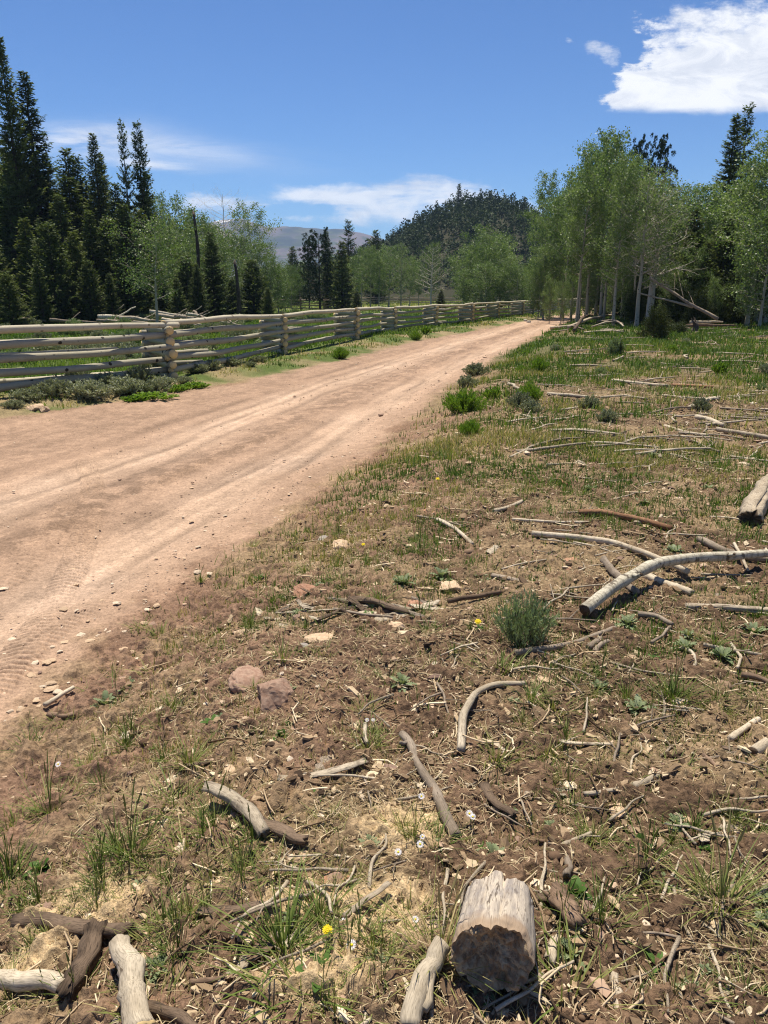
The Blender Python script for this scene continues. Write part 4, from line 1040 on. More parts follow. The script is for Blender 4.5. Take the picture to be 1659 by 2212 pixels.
# ================================================================== named sticks and logs of the near ground
ST_ = stick
ST_([(1262, 1340), (1330, 1300), (1410, 1262), (1500, 1250), (1590, 1243), (1700, 1230), (1800, 1222)], 29, 'whitebark', 'thick white aspen branch with dark scars and a cut end, lying across the right side', 'aspen_branch', end='rotten', n=16, seg=40, wob=.08, taper=(.82, .6), lift=[.02, .07, .10, .10, .09, .08, .08], fork=((.24, .09, 1.9, .5, .55), (.50, .08, -1.7, -.2, .6), (.62, .12, 2.0, .4, .5)))
ST_([(1150, 1160), (1230, 1170), (1330, 1185), (1400, 1213), (1480, 1252)], 15, 'bleached', 'long pale grey pole meeting the thick white branch', 'pole', seg=26, n=10, lift=[.0, .01, .01, .02, .03])
ST_([(1395, 1255), (1445, 1272), (1490, 1292)], 20, 'bleached', 'short splintered wood piece under the thick white branch', 'wood_piece', jag=.8)
ST_([(1250, 1114), (1310, 1118), (1380, 1133), (1450, 1150)], 15, 'redbark', 'reddish brown barked log in the grass above the long pole', 'log', n=12, seg=24, rough=.16)
ST_([(1108, 1128), (1200, 1134), (1282, 1134)], 8, 'bleached', 'straight pale stick left of the reddish log')
ST_([(1370, 1134), (1415, 1135), (1428, 1118)], 8, 'bleached', 'hooked pale stick behind the reddish log')
ST_([(1620, 1138), (1638, 1095), (1662, 1055)], 42, 'palebark', 'stout rotting log with peeling bark at the right edge', 'log', end='rotten', n=26, seg=30, rough=.22, jag=.9, lift=[.0, .02, .02], fork=((.7, .07, 1.6, .6, .4),))
ST_([(1300, 1218), (1325, 1246), (1352, 1272), (1376, 1290)], 18, 'greywood', 'grey driftwood like branch pointing at the thick white branch', 'branch', n=12, rough=.16, fork=((.62, .10, .35, .0, .7),))
ST_([(1480, 1320), (1570, 1324), (1700, 1330), (1800, 1335)], 17, 'palebark', 'rough barked pale branch below the thick white one at the right edge', 'branch', n=12, seg=26, rough=.14)
ST_([(1112, 1419), (1180, 1411), (1250, 1395), (1330, 1366)], 15, 'greywood', 'bent brown grey stick right of the sagebrush', n=12, seg=22)
ST_([(1132, 1487), (1065, 1498), (1025, 1522), (998, 1565), (994, 1632)], 17, 'bleached', 'curved silvery stick shaped like a hook', n=12, seg=26, taper=(.7, 1.05), jag=.4, wob=.08, lift=[.0, .02, .03, .02, 0])
ST_([(865, 1595), (885, 1620), (902, 1660), (935, 1710), (962, 1770), (985, 1822)], 22, 'greywood', 'knobbly brown stick with its bark peeled at the lower end', n=14, seg=28, rough=.12, taper=(.8, 1.05), fork=((.12, .05, 1.3, .3, .6),))
ST_([(787, 1573), (789, 1595), (792, 1616)], 11, 'bleached', 'short thin twig standing upright in the picture above the knobbly stick', 'twig')
ST_([(1213, 1613), (1270, 1615), (1322, 1616)], 11, 'bleached', 'flat split stick lying level below the hook shaped one', flat=.5, jag=1.0)
ST_([(1262, 1724), (1320, 1719), (1365, 1712)], 12, 'bleached', 'pale half of a split branch, its lower left half', 'split_branch', cat='branch', jag=1.2)
ST_([(1365, 1712), (1410, 1690), (1456, 1668)], 16, 'bleached', 'grooved half of a split branch, its upper right half', 'split_branch', cat='branch', jag=.8, rough=.2)
ST_([(1508, 1172), (1560, 1196), (1620, 1216), (1720, 1222)], 17, 'greywood', 'lichen speckled grey branch above the thick white one at the right edge', 'branch', n=12, seg=24, rough=.13, fork=((.55, .12, 1.8, .7, .4),))
ST_([(1582, 1205), (1600, 1228), (1616, 1244)], 7, 'bleached', 'thin pale twig leaning on the lichen speckled branch', 'twig', lift=[.08, .05, .01])
ST_([(1060, 1250), (1110, 1262), (1168, 1271)], 12, 'greywood', 'grey stick just above the sagebrush', n=10)
ST_([(968, 1306), (1020, 1298), (1082, 1286)], 12, 'brownbark', 'brown stick touching the left side of the sagebrush', n=10)
ST_([(765, 1303), (820, 1312), (882, 1332)], 19, 'rotten', 'crumbling rotten branch in the bark heap left of the sagebrush', 'rotten_branch', cat='branch', n=12, rough=.25, flat=.6, jag=1.0)
ST_([(600, 1331), (660, 1328), (722, 1324)], 10, 'palebark', 'flat pale bark strip at the left end of the bark heap', 'bark_strip', cat='bark', flat=.35, rough=.25, jag=1.2)
ST_([(690, 1345), (735, 1325), (765, 1302)], 12, 'rotten', 'dark splinter of wood crossing the bark heap', 'splinter', flat=.5, jag=1.4)
ST_([(720, 1322), (790, 1335), (850, 1340)], 8, 'greywood', 'thin grey stick along the front of the bark heap')
ST_([(945, 1128), (985, 1150), (1022, 1182)], 10, 'bleached', 'pale stick with a bend below the flat red stone')
ST_([(903, 1120), (950, 1128), (1000, 1141)], 6, 'greywood', 'thin stick touching the flat red stone', 'twig')
ST_([(1068, 1112), (1098, 1103), (1127, 1088)], 10, 'bleached', 'short stick up the slope right of the flat red stone')
ST_([(1378, 1334), (1420, 1340), (1450, 1358)], 12, 'greywood', 'crooked grey stick just below the thick white branch')
ST_([(1405, 1395), (1430, 1380), (1448, 1360)], 8, 'greywood', 'stick forming a V with the crooked grey one')
ST_([(1270, 1408), (1282, 1398), (1296, 1388)], 15, 'greywood', 'stubby wood piece below the bent brown grey stick', 'wood_piece', jag=.8)
ST_([(1283, 1418), (1296, 1402), (1312, 1396)], 14, 'greywood', 'short curled wood piece beside the stubby one', 'wood_piece', jag=.8)
ST_([(1290, 1430), (1380, 1455), (1470, 1468)], 6, 'palebark', 'thin long twig below the stubby wood pieces', 'twig')
ST_([(1350, 1470), (1370, 1440), (1355, 1440)], 4, 'palebark', 'curly thin twig among dry grass', 'twig')
ST_([(1480, 1408), (1498, 1418), (1502, 1440), (1496, 1452)], 8, 'bleached', 'pale curled twig right of the fallen bark', 'twig')
ST_([(1578, 1398), (1588, 1412), (1602, 1428), (1590, 1450)], 8, 'bleached', 'pale elbow shaped twig near the right edge', 'twig')
ST_([(1520, 1400), (1580, 1412), (1680, 1430)], 10, 'palebark', 'rough stick running off the right edge below the white branches', fork=((.5, .12, 1.2, .5, .5),))
ST_([(1600, 1465), (1640, 1476), (1700, 1500)], 14, 'brownbark', 'brown barked stick half hidden at the right edge')
ST_([(1575, 1606), (1605, 1585), (1637, 1565)], 16, 'bleached', 'pale round stick above the cut stub at the right edge')
ST_([(1628, 1640), (1655, 1620), (1720, 1580)], 26, 'bleached', 'pale barkless log end with a dark cut face at the right edge', 'log', end='rotten', n=16)
ST_([(1515, 1640), (1530, 1652), (1548, 1665)], 12, 'brownbark', 'short brown stick left of the pale log end')
ST_([(1560, 1625), (1600, 1630), (1680, 1640)], 16, 'rotten', 'dark rotted plank of bark left of the pale log end', 'bark_slab', cat='bark', flat=.3, rough=.2, jag=1)
ST_([(1045, 1710), (1065, 1740), (1105, 1775)], 26, 'rotten', 'ragged brown slab of bark right of the daisies', 'bark_slab', cat='bark', flat=.4, rough=.25, jag=.8)
ST_([(1190, 1850), (1225, 1833), (1275, 1808)], 12, 'palebark', 'lichen covered twig right of the bark slab', 'twig', fork=((.8, .05, .8, .3, .6),))
ST_([(1232, 1855), (1226, 1880), (1222, 1905)], 22, 'greywood', 'short brown stick end above the log at the bottom', 'wood_piece', jag=.6)
ST_([(605, 1693), (690, 1684), (745, 1672), (788, 1655)], 20, 'palebark', 'long wavy strip of pale bark', 'bark_strip', cat='bark', flat=.3, rough=.3, jag=1.0, n=12)
ST_([(745, 2003), (790, 1975), (842, 1935)], 16, 'palebark', 'straight strip of bark casting a dark shadow beside the yellow flower', 'bark_strip', cat='bark', flat=.4, rough=.2, jag=.6, lift=[.02, .03, .03])
ST_([(455, 1735), (495, 1752), (530, 1775), (552, 1800), (578, 1815)], 38, 'palebark', 'thick chunk of pale peeling bark on the left', 'bark_chunk', cat='bark', flat=.5, rough=.25, jag=.6, n=14, seg=20, lift=[.04, .03, .02, .02, .0])
ST_([(560, 1790), (620, 1815), (662, 1832)], 34, 'rotten', 'dark rotten wood to the right of the pale bark chunk', 'rotten_branch', cat='branch', flat=.5, rough=.25, jag=.8)
ST_([(435, 1985), (500, 1978), (600, 1968)], 26, 'rotten', 'dark rotten branch half sunk in the soil left of centre', 'rotten_branch', cat='branch', flat=.6, rough=.22, jag=.8)
ST_([(40, 2012), (110, 2010), (190, 2022), (285, 2030)], 42, 'rotten', 'long brown rotten log behind the two pale logs at bottom left', 'rotten_log', cat='log', n=16, flat=.7, rough=.22, jag=.7, seg=22)
ST_([(-60, 2130), (0, 2132), (70, 2140), (142, 2152)], 44, 'bleached', 'pale weathered log at the bottom left corner', 'log', n=16, seg=20, rough=.12, jag=.5)
ST_([(262, 2075), (278, 2130), (300, 2190), (320, 2260)], 56, 'bleached', 'pale cracked log with a slanting cut at the bottom left', 'log', end='cut', n=18, seg=22, rough=.10, lift=[.03, .03, .02, .02], taper=(.85, 1.1))
ST_([(215, 2030), (195, 2075), (165, 2130), (150, 2170)], 64, 'rotten', 'dark crumbled wood between the two pale logs at bottom left', 'rotten_wood', cat='log', n=14, flat=.6, rough=.3, jag=.8)
ST_([(320, 2190), (380, 2210), (440, 2250)], 30, 'rotten', 'dark stick root at the bottom edge by the cracked log', 'rotten_branch', cat='branch', rough=.25, jag=.8)
ST_([(412, 2130), (460, 2127), (505, 2122)], 12, 'brownbark', 'short brown stick at the bottom, right of the cracked log')
ST_([(95, 1532), (125, 1515), (160, 1493)], 12, 'bleached', 'smooth pale stick by the road edge on the left')
ST_([(105, 1553), (140, 1556), (165, 1550)], 14, 'brownbark', 'stubby brown stick below the smooth pale one by the road')
ST_([(960, 2080), (932, 2118), (905, 2150), (892, 2212), (888, 2240)], 48, 'bleached', 'smooth tan branch forking beside the split log at the bottom', 'branch', n=16, seg=22, rough=.07, taper=(.95, 1.0), lift=[.04, .02, .02, .01, .0], fork=((.42, .11, -.6, .0, .7),))
ST_([(873, 2130), (882, 2165), (878, 2210)], 16, 'bleached', 'thin tan twig left of the forking branch', 'twig')
ST_([(1190, 1962), (1215, 1985), (1245, 2020)], 46, 'brownbark', 'fibrous brown chunk of bark right of the split log', 'bark_chunk', cat='bark', n=16, flat=.7, rough=.2, jag=.9, lift=[.02, .02, .01])
ST_([(1158, 1950), (1175, 1955), (1195, 1948)], 28, 'rotten', 'dark bark flake touching the top right of the split log', 'bark_flake', cat='bark', flat=.4, rough=.3, jag=.8)
ST_([(1184, 2080), (1193, 2056), (1205, 2040)], 30, 'bleached', 'pale splintery chip right of the split log', 'wood_chip', cat='wood chip', flat=.4, rough=.3, jag=1.4, taper=(1, .5))
ST_([(1325, 2120), (1335, 2160), (1330, 2200)], 22, 'palebark', 'mottled stick near the bottom edge right of centre')
ST_([(1360, 2190), (1390, 2210), (1420, 2240)], 18, 'palebark', 'mottled stick running off the bottom edge')
ST_([(1000, 1712), (1040, 1690), (1060, 1660)], 4, 'palebark', 'very thin dry stalk above the ragged bark slab', 'twig')
ST_([(1190, 1880), (1290, 1905), (1370, 1895)], 5, 'greywood', 'thin dark twig above the leafy weed', 'twig')
# stretch of sticks further up the right meadow
FAR = [((1320, 825), (1400, 834), (1445, 838), 8, 'bleached', 'pale stick, left half of the long line of sticks on the right meadow'), ((1445, 836), (1500, 838), (1540, 842), 9, 'redbark', 'orange barked stick continuing the line of sticks on the right meadow'),
       ((1100, 832), (1115, 842), (1125, 846), 8, 'bleached', 'short pale stick beside the bright round shrub'), ((1183, 856), (1230, 858), (1275, 862), 8, 'bleached', 'pale stick right of the bright round shrub'), ((1300, 862), (1350, 858), (1400, 866), 6, 'bleached', 'thin pale stick in the middle of the right meadow'),
       ((1485, 886), (1520, 872), (1553, 863), 10, 'bleached', 'slanting pale stick on the right meadow'), ((1500, 905), (1532, 912), (1562, 926), 12, 'bleached', 'stout bleached stick at the upper right with a forked tip'), ((1545, 932), (1600, 942), (1690, 958), 12, 'palebark', 'orange tinged log at the right edge behind the stout stick'),
       ((1440, 926), (1480, 938), (1525, 948), 9, 'bleached', 'pale stick in front of the stout bleached one'), ((1430, 858), (1480, 862), (1550, 866), 6, 'bleached', 'thin straight stick right of the middle of the meadow'), ((1450, 845), (1460, 860), (1480, 868), 6, 'greywood', 'little crooked stick below the orange barked one'),
       ((1290, 868), (1250, 884), (1210, 890), 6, 'bleached', 'thin stick low behind the bright round shrub'), ((1180, 1010), (1215, 1008), (1245, 1004), 7, 'palebark', 'small stick in the middle of the slope'), ((1245, 1000), (1265, 1010), (1275, 1018), 7, 'palebark', 'stubby stick right of the small one in the middle of the slope'), ((1205, 1040), (1220, 1048), (1225, 1052), 7, 'redbark', 'tiny reddish stick in the middle of the slope')]
for a, b_, c_, d, mt, lab in FAR: ST_([a, b_, c_], d, mt, lab, n=8, seg=12, wob=.4)
# small repeats: dead sticks strewn over the right meadow
rs = random.Random(17); protos = []
for k in range(9):
    L = .5; P = [[-L, 0, 0], [-.2 * L, rs.uniform(-.06, .06), .02], [.3 * L, rs.uniform(-.05, .05), .03], [L, rs.uniform(-.1, .1), 0]]
    me, _ = stick_mesh('stick', P, .022, M[('bleached', 'bleached', 'palebark', 'greywood')[k % 4]], M['greywood'], n=7, seg=14, rough=.15, wob=.22, taper=(1, .55), seed=500 + k, fork=((rs.uniform(.3, .7), rs.uniform(.15, .4), rs.choice((-.9, .9)), .3, .6),) if k % 2 else None)
    protos.append(me)
n = 0
while n < 290:
    u = rs.uniform(1080, 1850); v = 700 + (rs.random() ** 1.7) * 330 if rs.random() < .75 else rs.uniform(900, 1350)
    if u < 1250 and v < 760: continue
    p = at(u, v); s = rs.uniform(.35, 1.2) * (1.15 if v < 800 else .75) * (1.0 if v < 1000 else .5); az = rs.gauss(.1, .7)
    if float(sR(p.x, p.y)) < 1.0: continue
    n += 1
    put('stick', protos[rs.randrange(9)], None, (p.x, p.y, p.z + .02 * s + .012), (rs.uniform(-.05, .05), rs.uniform(-.06, .06), az), 'small dead stick strewn on the right meadow with many others', 'stick', 'dead sticks strewn over the right meadow', scale=(s, s, s * .9))
n = 0
while n < 150:
    u = rs.uniform(480, 1720); v = rs.uniform(1380, 2200); 
    if u < 950 - (v - 1300) * .6: continue
    p = at(u, v); s = rs.uniform(.07, .26); az = rs.uniform(0, 6.28); n += 1
    put('twig', protos[rs.randrange(9)], None, (p.x, p.y, p.z + .012 + .01 * s), (rs.uniform(-.08, .08), rs.uniform(-.1, .1), az), 'small dry twig lying on the soil of the near slope', 'twig', 'dry twigs on the near slope', scale=(s, s * 1.1, s * 1.15))

# ================================================================== the short split log at the bottom
def split_log():
    fr = at(1052, 2212); bk = at(1076, 1990)
    d = Vector((bk.x - fr.x, bk.y - fr.y, 0)); d.normalize(); R_ = .10; L = .235
    side = Vector((d.y, -d.x, 0)); o = on(fr.x, fr.y, .0) + d * .05
    e = put('split_log', None, None, o, label='short thick weathered log with a rotted jagged end facing the camera', cat='log')
    from mathutils import Quaternion
    e.rotation_euler = Quaternion(side, radians(-13)).to_euler(); e.location.z += .028
    r = np.random.default_rng(77); n, m = 96, 44
    th = np.arange(n) * 2 * pi / n; s = np.linspace(0, 1, m)
    flute = 1 + .03 * np.sin(th * 2 + .5) + .012 * np.sin(th * 7 + 2)
    T, S = np.meshgrid(th, s)
    rad = R_ * (flute[None] * (1 - .10 * S) + (vn(T * 9, S * 2.2, 5) - .5) * .05 + (vn(T * 26, S * 2.5, 6) - .5) * .03)
    crack = np.exp(-((T - 1.42 - .03 * np.sin(S * 8)) / .03) ** 2) * ss(.05, .3, S) + .6 * np.exp(-((T - 1.95) / .022) ** 2) * ss(.3, .5, S) + .5 * np.exp(-((T - .95) / .02) ** 2)
    rad -= crack * R_ * .16
    rad -= R_ * .10 * ss(.10, .04, S) * (vn(T * 8, S * 10, 8))
    jag0 = (vn(T * 3, 0 * S, 9) - .5) * .022 + (vn(T * 19, 0 * S, 10) - .5) * .013
    jag1 = (vn(T * 3, 0 * S, 12) - .5) * .024 + (vn(T * 14, 0 * S, 13) - .5) * .012 - .022 * np.exp(-((T - 1.30) / .18) ** 2)
    Y = S * L + jag0 * (1 - S) ** 3 + jag1 * S ** 3 - .012 * (1 - S) * np.sin(T)
    Xl = rad * np.cos(T); Zl = rad * np.sin(T) * .98 + R_ * .93
    g = np.stack([side.x * Xl + d.x * Y, side.y * Xl + d.y * Y, Zl], -1).reshape(-1, 3)
    i = np.arange(m - 1)[:, None]; j = np.arange(n)[None]
    q = np.stack([i * n + j, (i + 1) * n + j, (i + 1) * n + (j + 1) % n, i * n + (j + 1) % n], -1).reshape(-1, 4)
    me = mk('wood', g, q, None, (M['stumpwood'],), None, True)
    a_ = me.attributes.new('fib', 'FLOAT_VECTOR', 'POINT'); a_.data.foreach_set('vector', np.stack([(S * L * .16), np.cos(T) * R_, np.sin(T) * R_], -1).astype(np.float32).ravel())
    a_ = me.attributes.new('rnd', 'FLOAT', 'POINT'); a_.data.foreach_set('value', (1 - S).astype(np.float32).ravel())
    put('wood', me, e)
    # rotted front face: a rough bowl, and a plainer back face
    for name, base, sgn, jg, S0 in (('rotted_end', 0, 1, jag0[0], 0), ('back_end', L, -1, jag1[-1], m - 1)):
        k = 60; f = np.linspace(1, 0, k); T2, F2 = np.meshgrid(th, f); rr = rad[S0][None] * F2
        x = rr * np.cos(T2); z = rr * np.sin(T2) * .98 + R_ * .93
        y0 = Y[S0][None] * F2 ** .7 + base * (1 - F2 ** .7)
        yy = y0 + sgn * ((1 - F2 ** 2.2) * .035 + (fbm(x * 1, z, 32, 4, 15) - .5) * .06 * np.clip((1 - F2) * 6, 0, 1) * (1.3 if sgn > 0 else .5)) + 0 * T2
        v = np.stack([side.x * x + d.x * yy, side.y * x + d.y * yy, z], -1).reshape(-1, 3)
        i = np.arange(k - 1)[:, None]; q = np.stack([i * n + j, i * n + (j + 1) % n, (i + 1) * n + (j + 1) % n, (i + 1) * n + j], -1).reshape(-1, 4)
        put(name, mk(name, v, q, None, (M['rotface'],), None, True), e)
split_log()

# ================================================================== STONES
def ico(sub=2):
    import bmesh
    bm = bmesh.new(); bmesh.ops.create_icosphere(bm, subdivisions=sub, radius=1.0)
    v = np.array([q.co[:] for q in bm.verts]); f = np.array([[w.index for w in q.verts] for q in bm.faces]); bm.free(); return v, f
I3, F3 = ico(4)
def stone_mesh(seed, mt, angular=.5, flat=.5, name='stone'):
    r = np.random.default_rng(seed); v = I3.copy()
    for _ in range(11):
        nrm = unit(r.normal(0, 1, 3)); dd = r.uniform(.55, .9); p = v @ nrm; v = v - np.outer(np.maximum(p - dd, 0) * (.55 + .45 * angular), nrm)
    n3 = (fbm(v[:, 0] * 2 + 9 + v[:, 2], v[:, 1] * 2 + 5, 1.5, 4, seed) - .5); v = v * (1 + n3[:, None] * .34 + (fbm(v[:, 0] * 3 + v[:, 2] * 2, v[:, 1] * 3 - v[:, 2], 3, 4, seed + 3) - .5)[:, None] * .16)
    v[:, 2] *= flat; v[:, 2] -= v[:, 2].min() * .55
    return mk(name, v, None, F3, (M[mt],), None, False)
def rock(u, v, w, h, mt, label, flat=.5, seed=0, name='stone', group=None, rz=None, sink=.0):
    p = at(u, v); dist = depth(p); s = w / 2 / K * dist * 1.12
    dep = math.asin(min(1, (CAMZ - p.z) / (p - Vector((0, 0, CAMZ))).length)); ry = s * min(1.3, max(.5, h / w / max(.25, sin(dep)) * .8))
    o = put(name, stone_mesh(seed or int(u * 7 + v), mt, .7, flat), None, (p.x, p.y, p.z - s * (.16 if name == 'stone' else .3) - sink), (random.uniform(-.1, .1), random.uniform(-.1, .1), rz if rz is not None else random.uniform(-.3, .3)), label, 'stone', group, scale=(s, ry, s))
    return o
rock(660, 1283, 52, 26, 'red_stone', 'rounded reddish stone left of the bark heap', .55)
rock(692, 1376, 62, 28, 'tan_stone', 'flat tan angular slab below the bark heap', .22)
rock(738, 1183, 40, 19, 'tan_stone', 'blocky tan stone with a dark shadow side up the slope', .6)
rock(937, 1105, 42, 19, 'red_stone', 'flat brick red stone up the slope', .3)
rock(1232, 1218, 52, 34, 'red_stone', 'flat red slab lying above the thick white branch', .25)
rock(972, 1270, 48, 28, 'tan_stone', 'orange tan stone with dark spots left of the sagebrush', .45)
rock(706, 1166, 40, 18, 'grey_stone', 'greyish stone sunk in the bank behind the blocky tan one', .4, sink=.01)
rock(537, 1470, 80, 56, 'pink_stone', 'pinkish grey boulder, the higher left one of two', .6, name='boulder')
rock(594, 1508, 88, 62, 'pink_stone', 'speckled purplish boulder with a dark front, lower right one of two', .75, name='boulder')
rock(738, 1900, 78, 50, 'red_stone', 'flat smooth red stone near the yellow flower', .25)
rock(895, 1308, 34, 16, 'red_stone', 'small red stone right of the bark heap', .5)
rock(858, 1356, 40, 18, 'tan_stone', 'pale tan stone right of the flat slab', .5)
rock(520, 1372, 36, 22, 'tan_stone', 'rounded tan stone left of the flat slab', .5)
rock(585, 1420, 34, 20, 'tan_stone', 'rounded tan stone above the two boulders', .4)
rock(830, 1395, 60, 30, 'pink_stone', 'broad pinkish rock face sunk in the soil below the bark heap', .3, sink=.02)
rock(700, 1445, 44, 26, 'grey_stone', 'dark dirt covered stone right of the two boulders', .4, sink=.015)
rock(515, 1812, 44, 34, 'tan_stone', 'pale wedge stone below the peeling bark chunk', .5)
rock(1010, 1258, 30, 14, 'tan_stone', 'small tan stone beside the thistle leaves above the sagebrush', .4)
rock(75, 885, 36, 18, 'tan_stone', 'sandy pinkish stone, left one of a pair at the far left road side', .6)
rock(98, 889, 26, 14, 'tan_stone', 'sandy stone, right one of the pair at the far left road side', .6)
rock(500, 1820, 20, 12, 'grey_stone', 'little grey stone beside the pale wedge stone', .5)
rock(655, 1398, 34, 14, 'grey_stone', 'little dark stone tucked under the flat tan slab', .4)
for k, (u, v) in enumerate(((1135, 694), (1142, 697))): rock(u, v, 9, 6, 'grey_stone', ['dark little rock on the far road, left one of two', 'dark little rock on the far road, right one of two'][k], .8)
rs2 = random.Random(5); smesh = [stone_mesh(800 + k, ('road_pale', 'tan_stone', 'road_pale', 'tan_stone')[k % 4], .6, .35) for k in range(8)]
n = 0
while n < 170:
    v = 900 + 660 * rs2.random() ** .8; u = rs2.uniform(-60, 900); p = at(u, v); a = -float(sR(p.x, p.y))
    pr = math.exp(-((a - .1) / .35) ** 2) * 1.0 + math.exp(-((a - 1.9) / .45) ** 2) * .7 + .05
    if a < -1.2 or rs2.random() > pr: continue
    n += 1; dist = (p - Vector((0, 0, CAMZ))).length; s = rs2.choice((.007, .010, .013, .016, .024)) * (1 + .03 * dist) * rs2.uniform(.8, 1.2)
    put('road_stone', smesh[rs2.randrange(8)], None, (p.x, p.y, p.z - .002 - .012 * (a > .3)), (0, 0, rs2.uniform(0, 6.28)), 'small loose stone on the dirt road with many others', 'stone', 'loose stones on the dirt road', scale=(s * rs2.uniform(.8, 1.5), s, s * .9))
n = 0
while n < 70:
    v = rs2.uniform(1100, 2150); u = rs2.uniform(150, 1500); p = at(u, v)
    if float(sR(p.x, p.y)) < .15: continue
    n += 1; s = rs2.uniform(.012, .035)
    put('small_stone', smesh[rs2.randrange(8)], None, (p.x, p.y, p.z - .004), (0, 0, rs2.uniform(0, 6.28)), 'small stone half sunk in the soil of the near slope', 'stone', 'small stones on the near slope', scale=(s * rs2.uniform(.9, 1.4), s, s * .8))

# flakes and slabs of bark
def bark_mesh(seed, mt):
    r = np.random.default_rng(seed); nx, ny = 16, 7; X, Y = np.meshgrid(np.linspace(-1, 1, nx), np.linspace(-1, 1, ny))
    w = r.uniform(.22, .4) * (1 - .35 * np.abs(X) ** 3) * (1 + (vn(X * 3 + 9, np.sign(Y) * 3.0, seed) - .5) * .9); x = X * (1 + (vn(Y * 4 + 5, np.sign(X) * 2.0, seed + 1) - .5) * .35); y = Y * w
    z = .16 - (Y ** 2) * r.uniform(.04, .14) + (fbm(X * 3, Y * 2, 1.5, 3, seed + 2) - .5) * .12 + X * X * r.uniform(-.08, .08)
    top = np.stack([x, y, z], -1).reshape(-1, 3); bot = top - [0, 0, .05]; n = len(top)
    i = np.arange(ny - 1)[:, None]; j = np.arange(nx - 1)[None]; q = np.stack([i * nx + j, i * nx + j + 1, (i + 1) * nx + j + 1, (i + 1) * nx + j], -1).reshape(-1, 4)
    ring = np.concatenate([np.arange(nx), np.arange(1, ny) * nx + nx - 1, (ny - 1) * nx + np.arange(nx - 2, -1, -1), np.arange(ny - 2, 0, -1) * nx]); k = len(ring)
    sd = np.stack([ring, ring + n, np.roll(ring, -1) + n, np.roll(ring, -1)], 1)
    me = mk('bark_piece', np.vstack([top, bot]), np.concatenate([q, q[:, ::-1] + n, sd]), None, (M[mt],), None, False, {'rnd': np.tile((X * .04).ravel(), 2)})
    fv = np.tile(np.stack([X * .02, y * .1, z * .1], -1).reshape(-1, 3), (2, 1)); a_ = me.attributes.new('fib', 'FLOAT_VECTOR', 'POINT'); a_.data.foreach_set('vector', fv.astype(np.float32).ravel()); return me
BK = [bark_mesh(70 + k, ('palebark', 'rotten', 'bleached', 'brownbark', 'palebark', 'rotten', 'greywood')[k % 7]) for k in range(14)]
n = 0
while n < 130:
    v = rs.uniform(1120, 2200); u = rs.uniform(60, 1720); p = at(u, v)
    if float(sR(p.x, p.y)) < .35 or rs.random() > (.9 if u > 560 or v > 1700 else .3): continue
    n += 1; s = rs.choice((.018, .024, .03, .04, .055)) * rs.uniform(.8, 1.2)
    put('bark_piece', BK[rs.randrange(14)], None, (p.x, p.y, p.z + .002), (rs.gauss(0, .15), rs.gauss(0, .12), rs.uniform(0, 6.28)), 'small broken piece of bark lying on the near slope', 'bark', 'bark pieces on the near slope', scale=(s * rs.uniform(.8, 1.5), s * rs.uniform(.8, 1.4), s * .8))
n = 0
while n < 34:
    v = rs.gauss(1318, 16); u = rs.uniform(590, 930); p = at(u, v); n += 1; s = rs.uniform(.035, .09)
    put('bark_piece', BK[rs.randrange(14)], None, (p.x, p.y, p.z + .004), (rs.gauss(0, .2), rs.gauss(0, .2), rs.gauss(.1, .5)), 'piece of shed bark in the heap left of the sagebrush', 'bark', 'bark pieces in the heap left of the sagebrush', scale=(s * 1.3, s * .8, s * .8))

# ================================================================== GRASS, WEEDS, SHRUBS
def blades(root, az, hgt, lean, wid, rnd, curl=.6, seg=3):
    """arching grass blades: verts, quads, tris, rnd"""
    n = len(root); d = np.stack([np.cos(az), np.sin(az), 0 * az], 1); sd = np.stack([-np.sin(az), np.cos(az), 0 * az], 1)
    t = np.linspace(0, 1, seg + 1)[:-1]; V_ = []
    for q in t:
        c = root + d * (hgt * (lean * q + curl * lean * q * q))[:, None]; c[:, 2] += hgt * (q - .18 * lean * curl * q * q * 2)
        w = (wid * (1 - .55 * q))[:, None] * sd; V_ += [c - w, c + w]
    tip = root + d * (hgt * lean * (1 + curl))[:, None]; tip[:, 2] += hgt * (1 - .36 * lean * curl); V_.append(tip)
    v = np.stack(V_, 1); k = v.shape[1]; b0 = (np.arange(n) * k)[:, None]
    q = np.concatenate([b0 + np.array([[2 * i, 2 * i + 1, 2 * i + 3, 2 * i + 2]]) for i in range(seg - 1)], 0)
    tr = b0 + np.array([[2 * seg - 2, 2 * seg - 1, 2 * seg]])
    return v.reshape(-1, 3), q, tr, np.repeat(rnd, k)
def tuft_mesh(seed, n, h, spread, m='tuft', wid=.0016, seed_heads=0, base=.45):
    r = np.random.default_rng(seed); az = r.uniform(0, 2 * pi, n); rad = np.abs(r.normal(0, spread, n)); a2 = az + r.normal(0, .6, n)
    root = np.stack([np.cos(az) * rad, np.sin(az) * rad, np.full(n, -.01)], 1); hg = h * r.uniform(.35, 1.1, n)
    v, q, t, a = blades(root, a2, hg, np.abs(r.normal(.4, .3, n)), np.full(n, wid) * r.uniform(.7, 1.4, n), np.clip(r.normal(base, .22, n) + .35 * (r.random(n) < .12), 0, 1), seg=4)
    g = Geo(); g.add(v, q, t, 0, a)
    for k in range(seed_heads):
        ad = r.uniform(0, 6.28); L = h * r.uniform(1.3, 2.0); ln = r.uniform(.05, .25); s = np.linspace(0, 1, 6)
        P = np.stack([np.cos(ad) * ln * L * s * s, np.sin(ad) * ln * L * s * s, L * s], 1)
        v, q, _ = tube(P, [.0013] * 5 + [.0008], 3, False); g.add(v, q, None, 0, .75)
        v, q, _ = tube(P[-2:] + 0, [.0035, .001], 4, False); g.add(v, q, None, 0, .9)
    return g.mesh('grass_tuft', (M[m],), False)
